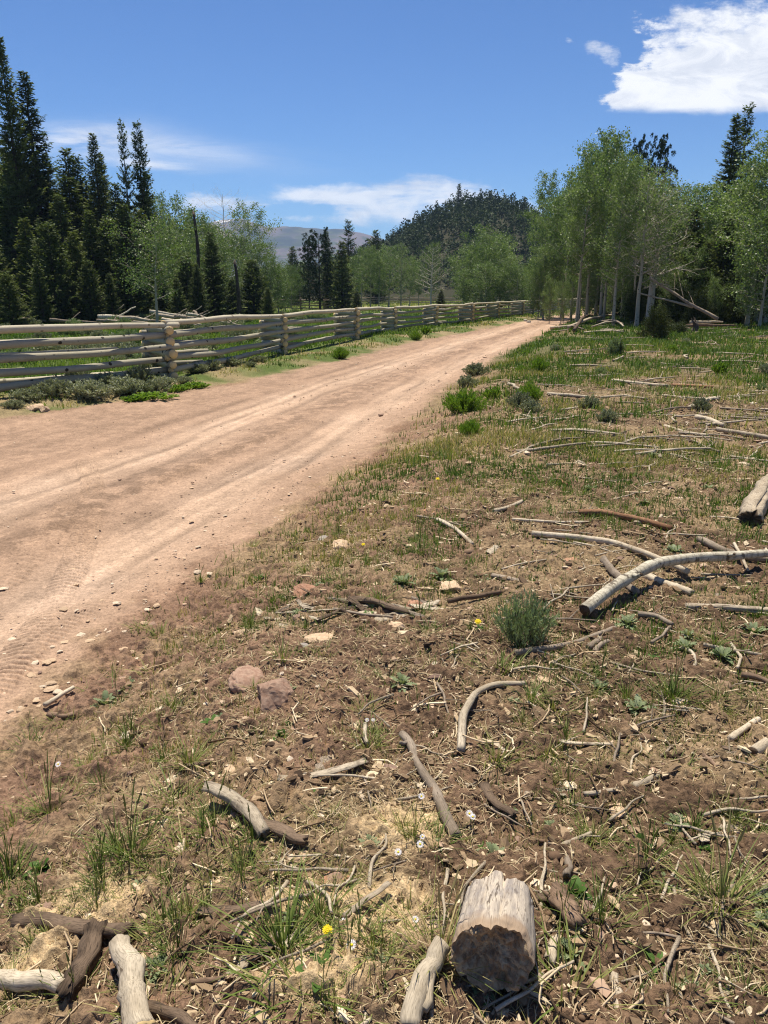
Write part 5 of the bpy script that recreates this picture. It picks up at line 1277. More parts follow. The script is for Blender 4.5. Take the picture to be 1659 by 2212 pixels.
TM = [tuft_mesh(1, 90, .13, .022), tuft_mesh(2, 60, .11, .018, seed_heads=2), tuft_mesh(3, 120, .16, .03, seed_heads=3), tuft_mesh(4, 50, .10, .03), tuft_mesh(5, 90, .09, .035, base=.8), tuft_mesh(6, 70, .15, .02, seed_heads=3, base=.3)]
def place(me, u, v, s, name, label, cat, group=None, rz=None):
    if name == 'grass_tuft': s = (s, s, s * .74)
    p = at(u, v); return put(name, me, None, (p.x, p.y, p.z - .004), (0, 0, random.uniform(0, 6.28) if rz is None else rz), label, cat, group, scale=s)
place(TM[4], 1080, 1452, 1.6, 'grass_tuft', 'yellowish grass tuft in front of the sagebrush', 'grass tuft')
place(TM[0], 1195, 1535, 1.0, 'grass_tuft', 'upright dark green tuft right of the hook shaped stick', 'grass tuft')
place(TM[0], 1148, 1512, 1.0, 'grass_tuft', 'fan shaped tuft at the upper end of the hook shaped stick', 'grass tuft')
place(TM[2], 110, 1755, 1.1, 'grass_tuft', 'dark green tuft near the left edge below the road', 'grass tuft')
place(TM[2], 285, 1850, 1.2, 'grass_tuft', 'large tuft above the sawdust on the left', 'grass tuft')
place(TM[1], 275, 1610, 1.1, 'grass_tuft', 'green tuft with seed stalks left below the boulders', 'grass tuft')
place(TM[5], 220, 1905, 1.2, 'grass_tuft', 'blue green tuft beside the sawdust on the left', 'grass tuft')
place(TM[3], 380, 1740, 1.5, 'grass_tuft', 'bright green tuft left of the peeling bark chunk', 'grass tuft')
place(TM[0], 410, 1650, 1.2, 'grass_tuft', 'bushy tuft halfway between the boulders and the bark chunk', 'grass tuft')
place(TM[2], 465, 1795, 1.0, 'grass_tuft', 'long bladed tuft touching the peeling bark chunk', 'grass tuft')
place(TM[3], 15, 1910, 1.7, 'grass_tuft', 'bright green tuft cut by the left edge', 'grass tuft')
place(TM[2], 1555, 1960, 1.3, 'grass_tuft', 'tall tuft with long blades at the lower right', 'grass tuft')
place(TM[5], 1395, 1865, 1.1, 'grass_tuft', 'tuft beside the pale chip on the lower right', 'grass tuft')
place(TM[2], 950, 2080, 1.2, 'grass_tuft', 'long bladed tuft left of the split log', 'grass tuft')
place(TM[4], 1070, 1640, 1.3, 'grass_tuft', 'dry orange tuft right of the hook shaped stick', 'grass tuft')
place(TM[2], 905, 1195, 1.1, 'grass_tuft', 'tuft right of the blocky tan stone', 'grass tuft')
place(TM[2], 1455, 1510, 1.1, 'grass_tuft', 'tall upright tuft in the middle of the right side', 'grass tuft')
place(TM[0], 610, 2050, 1.6, 'grass_tuft', 'spreading green tuft left of the yellow flower', 'grass tuft')
place(TM[3], 650, 2150, 1.8, 'grass_tuft', 'wide green tuft at the bottom below the yellow flower', 'grass tuft')
place(TM[3], 1230, 2150, 1.6, 'grass_tuft', 'green tuft at the bottom right of the split log', 'grass tuft')
rg = random.Random(23); n = 0
while n < 215:
    v = 1050 + 1150 * rg.random(); u = rg.uniform(-40, 1720); p = at(u, v); s_ = float(sR(p.x, p.y))
    if s_ < .05 or rg.random() > (.9 if fbm(p.x, p.y, 1.1, 3, 91) > .5 else .25): continue
    if 940 < u < 1180 and 1850 < v: continue
    if 1080 < u < 1200 and 1280 < v < 1420: continue
    n += 1; place(TM[rg.choice((0, 1, 1, 3, 5, 4, 3, 1))], u, v, rg.uniform(.55, 1.15), 'grass_tuft', 'small grass tuft growing on the bare soil of the near slope', 'grass tuft', 'grass tufts on the near slope')

def scatter(n, rmin, rmax, pw, amax=46, seed=0):
    r = np.random.default_rng(seed); a = np.radians(r.uniform(-amax, amax, n)); k = 2 - pw
    rad = (rmin ** k + (rmax ** k - rmin ** k) * r.random(n)) ** (1 / k) if abs(k) > 1e-3 else np.exp(r.uniform(math.log(rmin), math.log(rmax), n))
    return rad * np.sin(a), rad * np.cos(a), r
def grass_field(name, n_cl, rmin, rmax, pw, dens, per, hfun, wfun, rfun, spread, m, label, seed, amax=46):
    x, y, r = scatter(n_cl, rmin, rmax, pw, amax, seed)
    keep = r.random(n_cl) < dens(x, y); x = x[keep]; y = y[keep]; nc = len(x)
    cs = r.uniform(.5, 1.3, nc); ct = rfun(x, y, r)
    dist = np.hypot(x, y)
    X = np.repeat(x, per); Y = np.repeat(y, per); n = len(X); sp = np.repeat(spread(dist), per)
    X = X + r.normal(0, 1, n) * sp; Y = Y + r.normal(0, 1, n) * sp; Dd = np.hypot(X, Y)
    root = np.stack([X, Y, H(X, Y) - .01], 1)
    hg = hfun(Dd) * np.repeat(cs, per) * r.uniform(.4, 1.15, n); w = wfun(Dd) * r.uniform(.7, 1.3, n)
    v, q, t, a = blades(root, r.uniform(0, 2 * pi, n), hg, np.abs(r.normal(.22, .22, n)), w, np.clip(np.repeat(ct, per) + r.normal(0, .13, n), 0, 1), seg=2 if rmin > 5 else 3)
    put(name, mk(name, v, q, t, (M[m],), None, False, {'rnd': a}), kind='stuff', label=label, cat='grass')
    print(name, nc, n)
lod = lambda lo, k: (lambda d: np.maximum(lo, k * d))
def d_right(x, y):
    s = sR(x, y); return ss(.0, .8, s) * (ss(.36, .58, fbm(x, y, .9, 4, 91)) * .9 + .25 + .25 * ss(8, 20, y))
dry = lambda x, y, r: .22 + .62 * ss(.40, .66, fbm(x, y, .7, 4, 93)) + r.normal(0, .10, len(x))
grass_field('grass', 20000, 1.2, 9, 1.0, d_right, 9, lambda d: .026 + .009 * d, lod(.0011, .00055), dry, lambda d: .012 + .004 * d, 'grass', 'thin patchy grass on the near slope', 31)
grass_field('grass', 62000, 7.5, 60, 1.35, lambda x, y: ss(.0, .5, sR(x, y)) * (.14 + .86 * ss(.40, .60, fbm(x, y, .55, 4, 95))), 7, lambda d: .11 + .0022 * d, lod(.004, .00065), lambda x, y, r: .14 + .50 * ss(.42, .64, fbm(x, y, .8, 4, 97)) * ss(34, 12, np.hypot(x, y)) + .25 * r.random(len(x)), lambda d: .03 + .004 * d, 'grass', 'green and tan meadow grass right of the road', 33)
def d_left(x, y):
    l = sL(x, y); return ss(.2, .7, l + (fbm(x, y, .9, 3, 98) - .5) * .8) * (.35 + .65 * ss(.3, .55, fbm(x, y, .5, 3, 99)))
grass_field('grass', 26000, 10, 70, 1.3, lambda x, y: d_left(x, y) * (sL(x, y) < 3.2), 7, lambda d: .10 + .001 * d, lod(.004, .0006), lambda x, y, r: .30 + .5 * ss(.4, .6, fbm(x, y, .8, 3, 101)) * ss(3.2, .8, sL(x, y)) + 0 * x, lambda d: .04 + .003 * d, 'grass', 'grass of the road verge in front of the fence', 35)
grass_field('meadow_grass', 62000, 12, 75, 1.3, lambda x, y: (sL(x, y) > 2.4) * .95, 6, lambda d: .16 + .001 * d, lod(.005, .00065), lambda x, y, r: .25 + .45 * ss(.35, .6, fbm(x, y, .25, 3, 103)), lambda d: .06 + .004 * d, 'meadow', 'lush green meadow grass behind the fence', 37)
grass_field('grass', 1500, 6, 15, 1.0, lambda x, y: (ss(.1, .5, sL(x, y) + 1.2) * (sL(x, y) < .2)) * .4 * ss(.5, .6, fbm(x, y, 1.0, 3, 105)), 8, lambda d: .03 + 0 * d, lod(.002, .0004), lambda x, y, r: .4 + 0 * x, lambda d: .05 + 0 * d, 'grass', 'sparse short weeds creeping onto the road at the left', 39)
grass_field('valley_grass', 16000, 72, 200, 1.0, lambda x, y: .8 + 0 * x, 4, lambda d: .30 + 0 * d, lod(.02, .0006), lambda x, y, r: .55 + .4 * ss(.4, .6, fbm(x, y, .05, 3, 107)), lambda d: .4 + 0 * d, 'meadow', 'yellow green grass of the far valley floor', 41, 36)

def shrub(seed, Hh, R_, stems=70, per=46, leaf=.028, m='sage', name='foliage', wid=.22, up=.55):
    r = np.random.default_rng(seed); g = Geo(); P0 = []; D = []; Wv = []; ww = []; A = []
    for k in range(stems):
        az = r.uniform(0, 6.28); f = r.random() ** .6; L = Hh * r.uniform(.7, 1.1); end = np.array([cos(az) * R_ * f, sin(az) * R_ * f, L * (1 - .42 * f * f)])
        s = np.linspace(0, 1, 5)[:, None]; st = np.array([cos(az), sin(az), 0]) * R_ * .12 * f
        pts = st + (end - st) * s + np.array([0, 0, -.10 * Hh]) * np.sin(s * pi) * f; pts += r.normal(0, .02 * Hh, pts.shape) * s
        v, q, _ = tube(pts, .006 * (Hh / .4) * (1 - .8 * s[:, 0]), 3, False); g.add(v, q)
        i = r.uniform(.3, 1.04, per) ** .8; o = np.stack([np.interp(i, s[:, 0], pts[:, c]) for c in range(3)], 1) + r.normal(0, .025 * Hh + .004, (per, 3))
        d = unit(unit(end - st)[None] * up + r.normal(0, .38, (per, 3)) + np.array([0, 0, .45])); ln = leaf * r.uniform(.6, 1.4, per)
        P0.append(o); D.append(d * ln[:, None]); Wv.append(unit(np.cross(d, r.normal(0, 1, (per, 3))))); ww.append(ln * wid); A.append(np.clip(r.normal(.42, .17, per) + .25 * (i - .7) + r.normal(0, .08), 0, 1))
    v, q = kites(np.concatenate(P0), np.concatenate(D), np.concatenate(Wv), np.concatenate(ww))
    e = put('shrub', None); put('stem', g.mesh('stem', (M['conifer_bark'],)), e); put('foliage', mk('foliage', v, q, None, (M[m],), None, False, {'rnd': np.repeat(np.concatenate(A), 4)}), e)
    e['_h'] = Hh; e['_w'] = 2 * R_ * .92; return e
proto('sage_near', lambda: shrub(1, .26, .19, 80, 52, .022, 'sage_green', wid=.13))
proto('sage', lambda: shrub(2, .5, .42, 75, 60, .05, 'sage', wid=.25)); proto('sage2', lambda: shrub(3, .45, .5, 80, 55, .05, 'sage', wid=.25))
proto('sage_g', lambda: shrub(5, .45, .42, 75, 60, .05, 'sage_green', wid=.2))
proto('rabbit', lambda: shrub(4, .4, .42, 110, 60, .055, 'rabbit', wid=.10)); proto('forb', lambda: shrub(6, .3, .35, 40, 40, .06, 'rabbit', wid=.3, up=.9))
bush('sage_near', 1130, 1388, 128, 112, 'dense grey green sagebrush in the middle of the near slope', 'sagebrush')
bush('rabbit', 1003, 893, 92, 46, 'wide bright green shrub beside the road edge', 'rabbitbrush')
bush('rabbit', 1143, 868, 54, 38, 'round bright yellow green shrub right of the wide one', 'rabbitbrush')
bush('rabbit', 1163, 802, 42, 26, 'small bright green shrub further up the right meadow', 'rabbitbrush')
bush('sage_g', 1328, 768, 34, 34, 'upright grey green sagebrush in front of the round juniper', 'sagebrush')
bush('sage', 1030, 812, 56, 26, 'greyish sagebrush at the road edge behind the bright shrubs', 'sagebrush')
bush('sage', 1010, 838, 44, 26, 'greyish sagebrush just behind the wide bright shrub', 'sagebrush')
bush('forb', 1555, 808, 34, 22, 'light green leafy clump on the right meadow', 'weed_clump')
bush('rabbit', 898, 735, 28, 18, 'little green shrub on the verge before the fifth fence joint', 'rabbitbrush')
bush('rabbit', 735, 775, 38, 22, 'little green shrub on the verge below the third fence joint', 'rabbitbrush')
bush('forb', 920, 722, 24, 14, 'yellow green clump on the verge near the fence', 'weed_clump')
for i, (u, v, w, h) in enumerate(((120, 858, 90, 52), (200, 862, 100, 55), (265, 852, 90, 50), (330, 850, 80, 40), (60, 866, 70, 36), (160, 835, 80, 50), (300, 826, 70, 46), (330, 808, 60, 50), (420, 806, 62, 30), (455, 800, 56, 30), (500, 790, 50, 26), (395, 828, 40, 22), (30, 880, 50, 24), (240, 835, 70, 40), (350, 835, 60, 30), (560, 783, 36, 20), (470, 778, 30, 26), (540, 792, 30, 16))):
    bush('sage' if i % 3 else 'sage2', u, v, w, h * .72, ['silvery sagebrush, large and pale, at the left road side', 'broad silvery sagebrush right below the lowest rail', 'silvery sagebrush before the bright green weeds'][i] if i < 3 else 'silvery sagebrush in the strip between fence and road', 'sagebrush', group='sagebrush between fence and road')
for i, (u, v, w, h) in enumerate(((420, 850 - 12, 60, 12), (330, 862, 90, 14), (290, 866, 60, 12), (380, 846, 50, 14))):
    bush('forb', u, v, w, h, 'bright green leafy weeds under the sagebrush by the first fence joint', 'weed_clump', group='bright weeds below the sagebrush')
rb = random.Random(41); n = 0
while n < 130:
    u = rb.uniform(-60, 760); v = rb.uniform(690, 790) if rb.random() < .8 else rb.uniform(676, 700); p = at(u, v); l = float(sL(p.x, p.y))
    if l < 3.4: continue
    n += 1; D = math.hypot(p.x, p.y); w = rb.uniform(.6, 1.3) * K / D
    bush(rb.choice(('sage', 'sage2', 'sage_g')), u, v, w, w * rb.uniform(.35, .55), 'grey green sagebrush in the meadow behind the fence', 'sagebrush', group='sagebrush of the meadow behind the fence')
n = 0
while n < 20:
    u = rb.uniform(860, 1750); v = rb.uniform(705, 960); p = at(u, v)
    if float(sR(p.x, p.y)) < .3: continue
    n += 1; D = math.hypot(p.x, p.y); w = rb.uniform(.2, .42) * K / D
    bush(rb.choice(('sage', 'sage_g', 'forb', 'rabbit')), u, v, w, w * rb.uniform(.45, .7), 'small shrub growing in the grass of the right meadow', 'small_shrub', group='small shrubs of the right meadow')

# thistles and broad leaved weeds
def rosette(seed, n, L, wl, m, spiky=True):
    r = np.random.default_rng(seed); g = Geo()
    for k in range(n):
        az = k * 2.4 + r.normal(0, .2); el = r.uniform(.35, 1.2); l = L * r.uniform(.6, 1.1); s = np.linspace(0, 1, 15)
        d = np.array([cos(az), sin(az), 0]); sd = np.array([-sin(az), cos(az), 0]); c = d[None] * (l * s * cos(el))[:, None]; c[:, 2] += l * (s * sin(el) - .35 * s * s)
        w = l * wl * np.sin(pi * np.clip(s * .92 + .06, 0, 1)) ** .7 * np.where(np.arange(15) % 2 == 0, 1.0, .42 if spiky else .9)
        fold = np.array([0, 0, .35])
        v = np.concatenate([c - sd * w[:, None] + fold * w[:, None], c, c + sd * w[:, None] + fold * w[:, None]])
        i = np.arange(14); q = np.concatenate([np.stack([i, i + 15, i + 16, i + 1], 1), np.stack([i + 15, i + 30, i + 31, i + 16], 1)])
        g.add(v, q, None, 0, np.clip(r.normal(.5, .2), 0, 1))
    return g.mesh('leaves', (M[m],), False)
TH = [rosette(1, 22, .11, .16, 'thistle'), rosette(2, 16, .09, .18, 'thistle'), rosette(3, 26, .10, .14, 'thistle')]
FB = [rosette(5, 14, .05, .22, 'forb', False), rosette(6, 10, .07, .16, 'forb', False)]
TL = [(228, 1525, 1.0, 'silvery prickly thistle, left one of two near the road edge'), (275, 1490, 1.25, 'large prickly thistle right of the silvery one near the road edge'), (870, 1262, 1.1, 'grey green thistle rosette left of the orange tan stone'), (955, 1248, 1.0, 'grey green thistle behind the orange tan stone'), (1455, 1195, 1.2, 'ferny grey green thistle right of the long pole'), (1375, 1535, 1.0, 'pale thistle below the crossing twigs on the right'), (1355, 1350, .9, 'thistle just below the cut end of the white branch'), (1560, 1420, 1.0, 'thistle near the elbow shaped twig'), (1480, 1400, .9, 'thistle left of the pale curled twig'), (1410, 990, 1.1, 'thistle high on the right meadow'), (1385, 1088, 1.0, 'thistle above the reddish log'), (1275, 1060, 1.0, 'thistle up the slope in the middle'), (1530, 1060, 1.0, 'thistle left of the stout rotting log'), (690, 1270, .8, 'little thistle by the rounded reddish stone'), (650, 1330, .8, 'little thistle in front of the bark heap'), (1625, 1370, 1.0, 'thistle at the right edge below the barked branch')]
for i, (u, v, s, lab) in enumerate(TL): place(TH[i % 3], u, v, s, 'thistle', lab, 'thistle')
FL = [(1245, 1935, 1.6, 'leafy green weed above the fibrous bark chunk'), (1035, 2175, .7, 'tiny green seedling in front of the split log'), (1380, 1830, 1.2, 'leafy weed beside the tuft at the lower right'), (460, 1565, 1.1, 'small leafy weed below the upper boulder'), (610, 1500 + 90, 1.0, 'small leafy weed right below the boulders'), (560, 1250, .9, 'small leafy weed at the top of the bank'), (90, 1880, 1.4, 'leafy green weed left of the sawdust'), (700, 2110, 1.5, 'leafy weed under the daisies')]
for i, (u, v, s, lab) in enumerate(FL): place(FB[i % 2], u, v, s, 'weed', lab, 'weed')
rw = random.Random(3); n = 0
while n < 90:
    v = rw.uniform(960, 2180); u = rw.uniform(250, 1700); p = at(u, v)
    if float(sR(p.x, p.y)) < .25: continue
    n += 1; place((TH + FB + FB)[rw.randrange(7)], u, v, rw.uniform(.35, .75), 'weed', 'small leafy weed scattered on the near slope', 'weed', 'small weeds on the near slope')

# flowers
def flower(u, v, hpx, dpx, kind, label, group=None):
    p = at(u, v + hpx); dist = depth(p); hh = hpx / K * dist * 1.15 + .01; R_ = dpx / 2 / K * dist * 1.1
    e = put('daisy' if kind == 'w' else 'yellow_flower', None, None, p, label=label, cat='flower', group=group)
    P = np.array([[0, 0, -.01], [.004, .0, hh * .5], [0, 0, hh]]); v_, q, _ = tube(P, .0011, 4, False); g = Geo(); g.add(v_, q); put('stem', g.mesh('stem', (M['stem'],)), e)
    tl = np.array([0, -.5, .86]); ax = np.array([1.0, 0, 0]); ay = np.cross(tl, ax); g = Geo(); c = P[-1]
    rings = ((26, 1.0, 0.0),) if kind == 'w' else ((18, 1.0, 0.0), (16, .75, .12), (12, .5, .25))
    for n_, sc_, hz in rings:
        for k in range(n_):
            a = k * 2 * pi / n_ + random.uniform(-.08, .08); d = ax * cos(a) + ay * sin(a); s_ = -ax * sin(a) + ay * cos(a); w = R_ * 3.6 / n_ * sc_ * (.5 if kind == 'w' else .8); L = R_ * sc_ * random.uniform(.88, 1.05)
            b0 = c + tl * R_ * hz; g.add([b0 + d * R_ * .2, b0 + d * L * .7 + s_ * w + tl * R_ * .06, b0 + d * L, b0 + d * L * .7 - s_ * w + tl * R_ * .06], [[0, 1, 2, 3]])
    put('petals', g.mesh('petals', (M['petal_white' if kind == 'w' else 'petal_yellow'],), False), e)
    g = Geo(); v_, f_ = I3_2; g.add(v_ * R_ * (.26 if kind == 'w' else .3) * np.array([1, 1, .8]) + c, None, f_); put('flower_centre', g.mesh('flower_centre', (M['petal_yellow'],)), e)
I3_2 = ico(2)
FLW = [(708, 2013, 22, 'y', 'bright yellow dandelion like flower near the bottom'), (1032, 1347, 14, 'y', 'tiny yellow flower left of the sagebrush'), (745, 1996, 19, 'w', 'white daisy just right of and above the yellow flower'), (760, 2045, 22, 'w', 'white daisy below the yellow flower, the nearest daisy'), (897, 1990, 15, 'w', 'white daisy alone left of the split log'), (907, 1828, 16, 'w', 'white daisy in the small group above the split log, lower right'), (860, 1845, 16, 'w', 'white daisy left of the group above the split log'), (1013, 1762, 16, 'w', 'white daisy, upper left of a touching pair by the knobbly stick'), (1020, 1769, 14, 'w', 'white daisy, lower right of a touching pair by the knobbly stick'), (910, 1725, 14, 'w', 'white daisy over the knobbly stick'), (912, 1812, 12, 'w', 'small white daisy topmost in the group above the split log'), (793, 1560, 9, 'w', 'tiny white daisy above the short twig, left one of two'), (806, 1560, 8, 'w', 'tiny white daisy above the short twig, right one of two'), (130, 1655, 13, 'w', 'tiny white daisy on the left near the road'), (945, 1038, 8, 'y', 'tiny yellow flower high on the slope'), (785, 1180, 8, 'y', 'tiny yellow flower right of the blocky tan stone')]
for u, v, d, k, lab in FLW: flower(u, v, 26 if v > 1600 else 14, d, k, lab)

# ================================================================== LITTER: chips, twigs, straw, pebbles, clods (nobody could count them)
def instpos(n, rmin, rmax, pw, seed, dens):
    x, y, r = scatter(n, rmin, rmax, pw, 44, seed); k = r.random(n) < dens(x, y); return x[k], y[k], r
def gz(x, y):
    d = np.hypot(x, y); off = ss(.0, .5, sR(x, y)); c1 = fbm(x, y, 3.0, 3, 31); c2 = fbm(x, y, 11.0, 3, 33)
    return H(x, y) + off * np.clip(1 - d / 45, 0, 1) * ((c1 - .5) * .055 + ss(.38, .72, c2) * .026)
dl = lambda x, y: ss(.15, 1.3, sR(x, y)) * (.35 + .65 * ss(.35, .6, fbm(x, y, 1.6, 3, 111)))
# chips of bark and wood
x, y, r = instpos(95000, 1.1, 16, 1.15, 51, dl); n = len(x); d = np.hypot(x, y)
L = np.exp(r.normal(math.log(.012), .62, n)).clip(0, .07) * (1 + d * .09); W_ = L * r.uniform(.25, .6, n); az = r.uniform(0, 2 * pi, n)
tl = r.normal(0, .28, (n, 2)); base = np.stack([x, y, gz(x, y) + .002 + L * .10], 1)
ax = np.stack([np.cos(az), np.sin(az), tl[:, 0]], 1); ay = np.stack([-np.sin(az), np.cos(az), tl[:, 1]], 1); up = unit(np.cross(ax, ay))
oc = [(-1, -.3), (-.55, -.9), (.5, -1), (1, -.1), (.6, .85), (-.5, 1)]
top = [base + ax * (L * .5 * a * r.uniform(.6, 1.1, n))[:, None] + ay * (W_ * .5 * b * r.uniform(.5, 1.15, n))[:, None] + up * (L * .05 * r.normal(0, 1, n))[:, None] for a, b in oc]
bot = [t_ - up * (L * .10 + .0012)[:, None] for t_ in top]; cen = base + up * (L * .05)[:, None]
v = np.stack(top + bot + [cen], 1).reshape(-1, 3); b0 = (np.arange(n) * 13)[:, None]
q = np.concatenate([b0 + np.array([[i, i + 6, (i + 1) % 6 + 6, (i + 1) % 6]]) for i in range(6)]); t = np.concatenate([b0 + np.array([[12, i, (i + 1) % 6]]) for i in range(6)])
put('wood_litter', mk('wood_litter', v, q, t, (M['litter'],), None, False, {'rnd': np.repeat(np.clip(r.normal(.42, .27, n), 0, 1), 13)}), kind='stuff', label='bits of bark and wood littering the soil', cat='litter')
# fine twigs
x, y, r = instpos(15000, 1.1, 22, 1.1, 53, dl); n = len(x); d = np.hypot(x, y)
L = np.clip(np.exp(r.normal(math.log(.05), .6, n)), .01, .13) * (1 + d * .10); rad = L * .022 + .0009; az = r.uniform(0, 2 * pi, n); tlt = r.normal(0, .10, n)
z0 = gz(x, y) + .006; dirv = np.stack([np.cos(az), np.sin(az), tlt], 1); sd = np.stack([-np.sin(az), np.cos(az), 0 * az], 1); bend = r.normal(0, .12, n)
rings = []
for s in (-.5, -.1, .25, .5):
    c = np.stack([x, y, z0 + L * .04], 1) + dirv * (L * s)[:, None] + sd * (L * bend * (1 - 4 * s * s) + L * .03 * r.normal(0, 1, n))[:, None]
    k = rad * (1.0 if s < .3 else .6)
    for a_ in (0, 2.1, 4.2): rings.append(c + sd * (k * cos(a_))[:, None] + np.array([0, 0, 1.0]) * (k * sin(a_))[:, None])
v = np.stack(rings, 1).reshape(-1, 3); b0 = (np.arange(n) * 12)[:, None]
q = np.concatenate([b0 + np.array([[i * 3 + j, i * 3 + (j + 1) % 3, i * 3 + 3 + (j + 1) % 3, i * 3 + 3 + j]]) for i in range(3) for j in range(3)])
put('twig_litter', mk('twig_litter', v, q, None, (M['litter'],), None, True, {'rnd': np.repeat(np.clip(r.normal(.6, .25, n), 0, 1), 12)}), kind='stuff', label='fine dead twigs littering the slope', cat='litter')
# dry straw
x, y, r = instpos(130000, 1.1, 15, 1.15, 55, lambda x, y: ss(.1, .9, sR(x, y)) * (.25 + .75 * ss(.42, .6, fbm(x, y, 1.9, 3, 113)))); n = len(x); d = np.hypot(x, y)
root = np.stack([x, y, gz(x, y) + .003], 1); hg = r.uniform(.02, .07, n) * (1 + .06 * d)
az = r.uniform(0, 2 * pi, n); dd = np.stack([np.cos(az), np.sin(az), r.normal(.08, .12, n)], 1); sd = np.stack([-np.sin(az), np.cos(az), 0 * az], 1); cv = r.normal(0, .25, n); w = .0007 + .0002 * d
v = np.stack([root - sd * w[:, None], root + sd * w[:, None], root + dd * (hg * .5)[:, None] + sd * (cv * hg * .5 + w)[:, None] + np.array([0, 0, .006]), root + dd * (hg * .5)[:, None] + sd * (cv * hg * .5 - w)[:, None] + np.array([0, 0, .006]), root + dd * hg[:, None] + sd * (cv * hg * .2)[:, None]], 1).reshape(-1, 3)
b0 = (np.arange(n) * 5)[:, None]
put('dry_straw', mk('dry_straw', v, b0 + np.array([[0, 1, 2, 3]]), b0 + np.array([[3, 2, 4]]), (M['straw'],), None, False, {'rnd': np.repeat(r.random(n), 5)}), kind='stuff', label='dead straw and leaf bits matted on the soil', cat='litter')
# pebbles and clods
V1, F1 = ico(1)
def lumps(name, n0, rmin, rmax, pw, seed, dens, size, sq, m, label, k_=.09, zf=None, jitter=.25):
    x, y, r = instpos(n0, rmin, rmax, pw, seed, dens); n = len(x); d = np.hypot(x, y); s = np.exp(r.normal(math.log(size), .5, n)) * (1 + k_ * d)
    b = V1[None] * (1 + r.normal(0, jitter, (n, len(V1), 1)).clip(-.45, .6)); sc = np.stack([s * r.uniform(.8, 1.5, n), s, s * sq], 1); b = b * sc[:, None, :]
    a = r.uniform(0, 2 * pi, n); ca, sa = np.cos(a)[:, None], np.sin(a)[:, None]; bx = b[..., 0] * ca - b[..., 1] * sa; by = b[..., 0] * sa + b[..., 1] * ca
    z = (gz if zf is None else zf)(x, y) + s * sq * .25
    v = np.stack([bx + x[:, None], by + y[:, None], b[..., 2] + z[:, None]], -1).reshape(-1, 3)
    t = (F1[None] + (np.arange(n) * len(V1))[:, None, None]).reshape(-1, 3)
    put(name, mk(name, v, None, t, (M[m],), None, m == 'clod', {'rnd': np.repeat(r.random(n), len(V1))}), kind='stuff', label=label, cat=name.replace('_', ' '))
lumps('soil_clods', 13000, 1.1, 12, 1.2, 57, lambda x, y: ss(.05, .5, sR(x, y)) * (.25 + .75 * ss(.4, .6, fbm(x, y, 1.2, 3, 115))), .0048, .7, 'clod', 'crumbly clods of brown soil on the slope')
lumps('gravel', 22000, 2.5, 26, 1.1, 59, lambda x, y: ss(.5, -.1, np.abs(sR(x, y) + .1) - .25) * .9 + .35 * np.exp(-((-sR(x, y) - 1.85) / .45) ** 2) * (sR(x, y) < 0) + .22 * (sR(x, y) < 0) * (sL(x, y) < 0) * ss(.4, .6, fbm(x, y, 1.5, 3, 161)), .0034, .55, 'pebble', 'small gravel along the edge and crown of the dirt road', .10, lambda x, y: H(x, y) - .004 * 0)
lumps('pebbles', 2600, 1.2, 14, 1.2, 61, lambda x, y: ss(.0, .4, sR(x, y)), .006, .55, 'pebble', 'pale pebbles and bits on the slope soil')
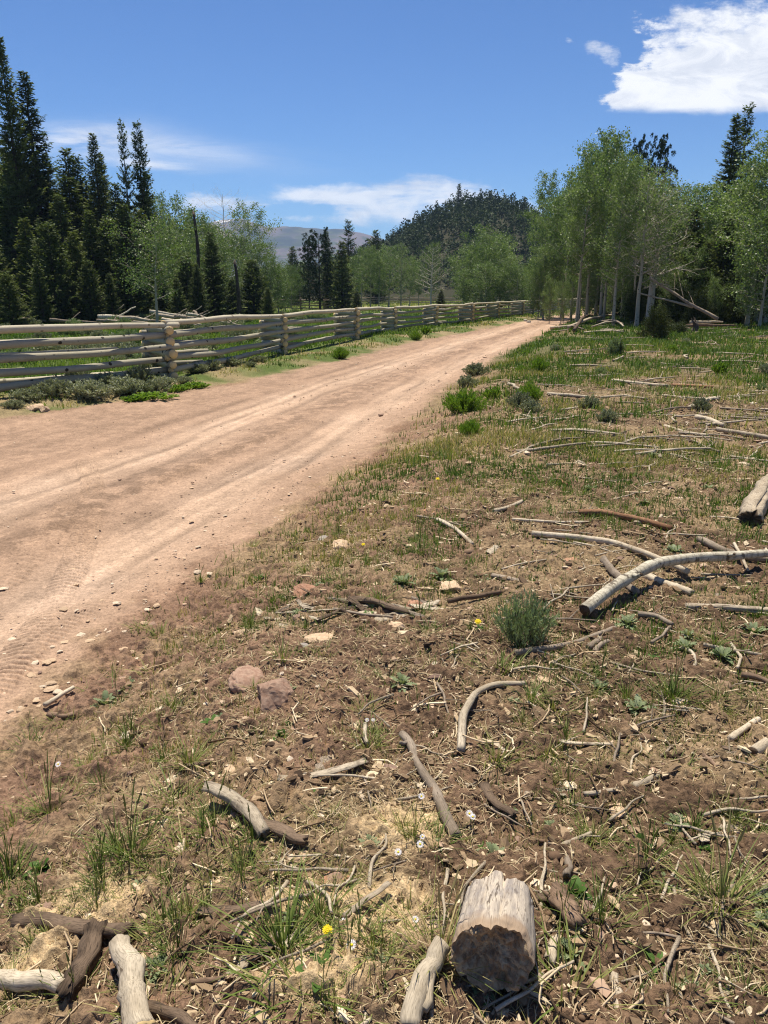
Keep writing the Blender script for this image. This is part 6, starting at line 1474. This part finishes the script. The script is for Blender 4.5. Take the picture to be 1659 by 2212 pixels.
# sawdust grains on the heaps
xs, ys = [], []; r = np.random.default_rng(6)
for (u, v_, w, k) in ((190, 1960, .20, 1500), (690, 2090, .15, 900), (800, 1985, .17, 1100), (880, 1790, .14, 500), (60, 2090, .10, 300), (640, 1940, .10, 300)):
    g = at(u, v_); xs.append(g.x + r.normal(0, w * .7, k)); ys.append(g.y + r.normal(0, w * .55, k))
x = np.concatenate(xs); y = np.concatenate(ys); n = len(x); s = r.uniform(.0012, .004, n); az = r.uniform(0, 6.28, n)
c0 = np.stack([x, y, gz(x, y) + .008 + s], 1); a1 = np.stack([np.cos(az), np.sin(az), r.normal(0, .4, n)], 1) * s[:, None]; a2 = np.stack([-np.sin(az), np.cos(az), r.normal(0, .4, n)], 1) * (s * .6)[:, None]
v = np.stack([c0 - a1, c0 - a2, c0 + a1, c0 + a2, c0 + np.array([0, 0, .0015])], 1).reshape(-1, 3); b0 = (np.arange(n) * 5)[:, None]
put('sawdust', mk('sawdust', v, None, np.concatenate([b0 + np.array([[i, (i + 1) % 4, 4]]) for i in range(4)]), (M['saw'],), None, False, {'rnd': np.repeat(r.random(n), 5)}), kind='stuff', label='pale yellow sawdust heaps on the soil', cat='sawdust')
# road side weeds are done; delete nothing: every prototype is in use
for k_, pr in PRO.items():
    if pr[1] is not None and not pr[2]: print('UNUSED', k_)
for o in bpy.data.objects:
    for kk in ('_h', '_w'):
        if kk in o: del o[kk]

# air: one even, closed box of thin haze round everything but the sky
import bmesh
bm = bmesh.new(); bmesh.ops.create_cube(bm, size=1.0); hm = bpy.data.meshes.new('haze'); bm.to_mesh(hm); bm.free()
hz = put('haze', hm, None, (0, 0, 172.0), kind='stuff', scale=(10800, 10800, 372)); hz['label'] = 'thin pale haze over the far mountain'
mh = bpy.data.materials.new('haze'); mh.use_nodes = True; nt = mh.node_tree; nt.nodes.clear()
vo = nt.nodes.new('ShaderNodeVolumePrincipled'); vo.inputs['Color'].default_value = (.45, .65, 1.0, 1); vo.inputs['Density'].default_value = 1.5e-4; vo.inputs['Anisotropy'].default_value = .1
mo = nt.nodes.new('ShaderNodeOutputMaterial'); nt.links.new(vo.outputs[0], mo.inputs['Volume']); hm.materials.append(mh)

# repeats of small groups of trees: say which one of the row it is
ORD = 'first second third fourth fifth sixth seventh eighth ninth tenth eleventh twelfth thirteenth fourteenth fifteenth sixteenth seventeenth eighteenth nineteenth twentieth'.split()
fam = {}
for o in bpy.data.objects:
    if o.get('label') and o.get('group') and o.parent is None: fam.setdefault(o['label'], []).append(o)
for lab, os_ in fam.items():
    if 2 <= len(os_) <= 20:
        os_.sort(key=lambda o: o.location.x / o.location.y)
        for i, o in enumerate(os_): o['label'] = ' '.join(lab.split()[:11]) + ', ' + ORD[i] + ' from the left'
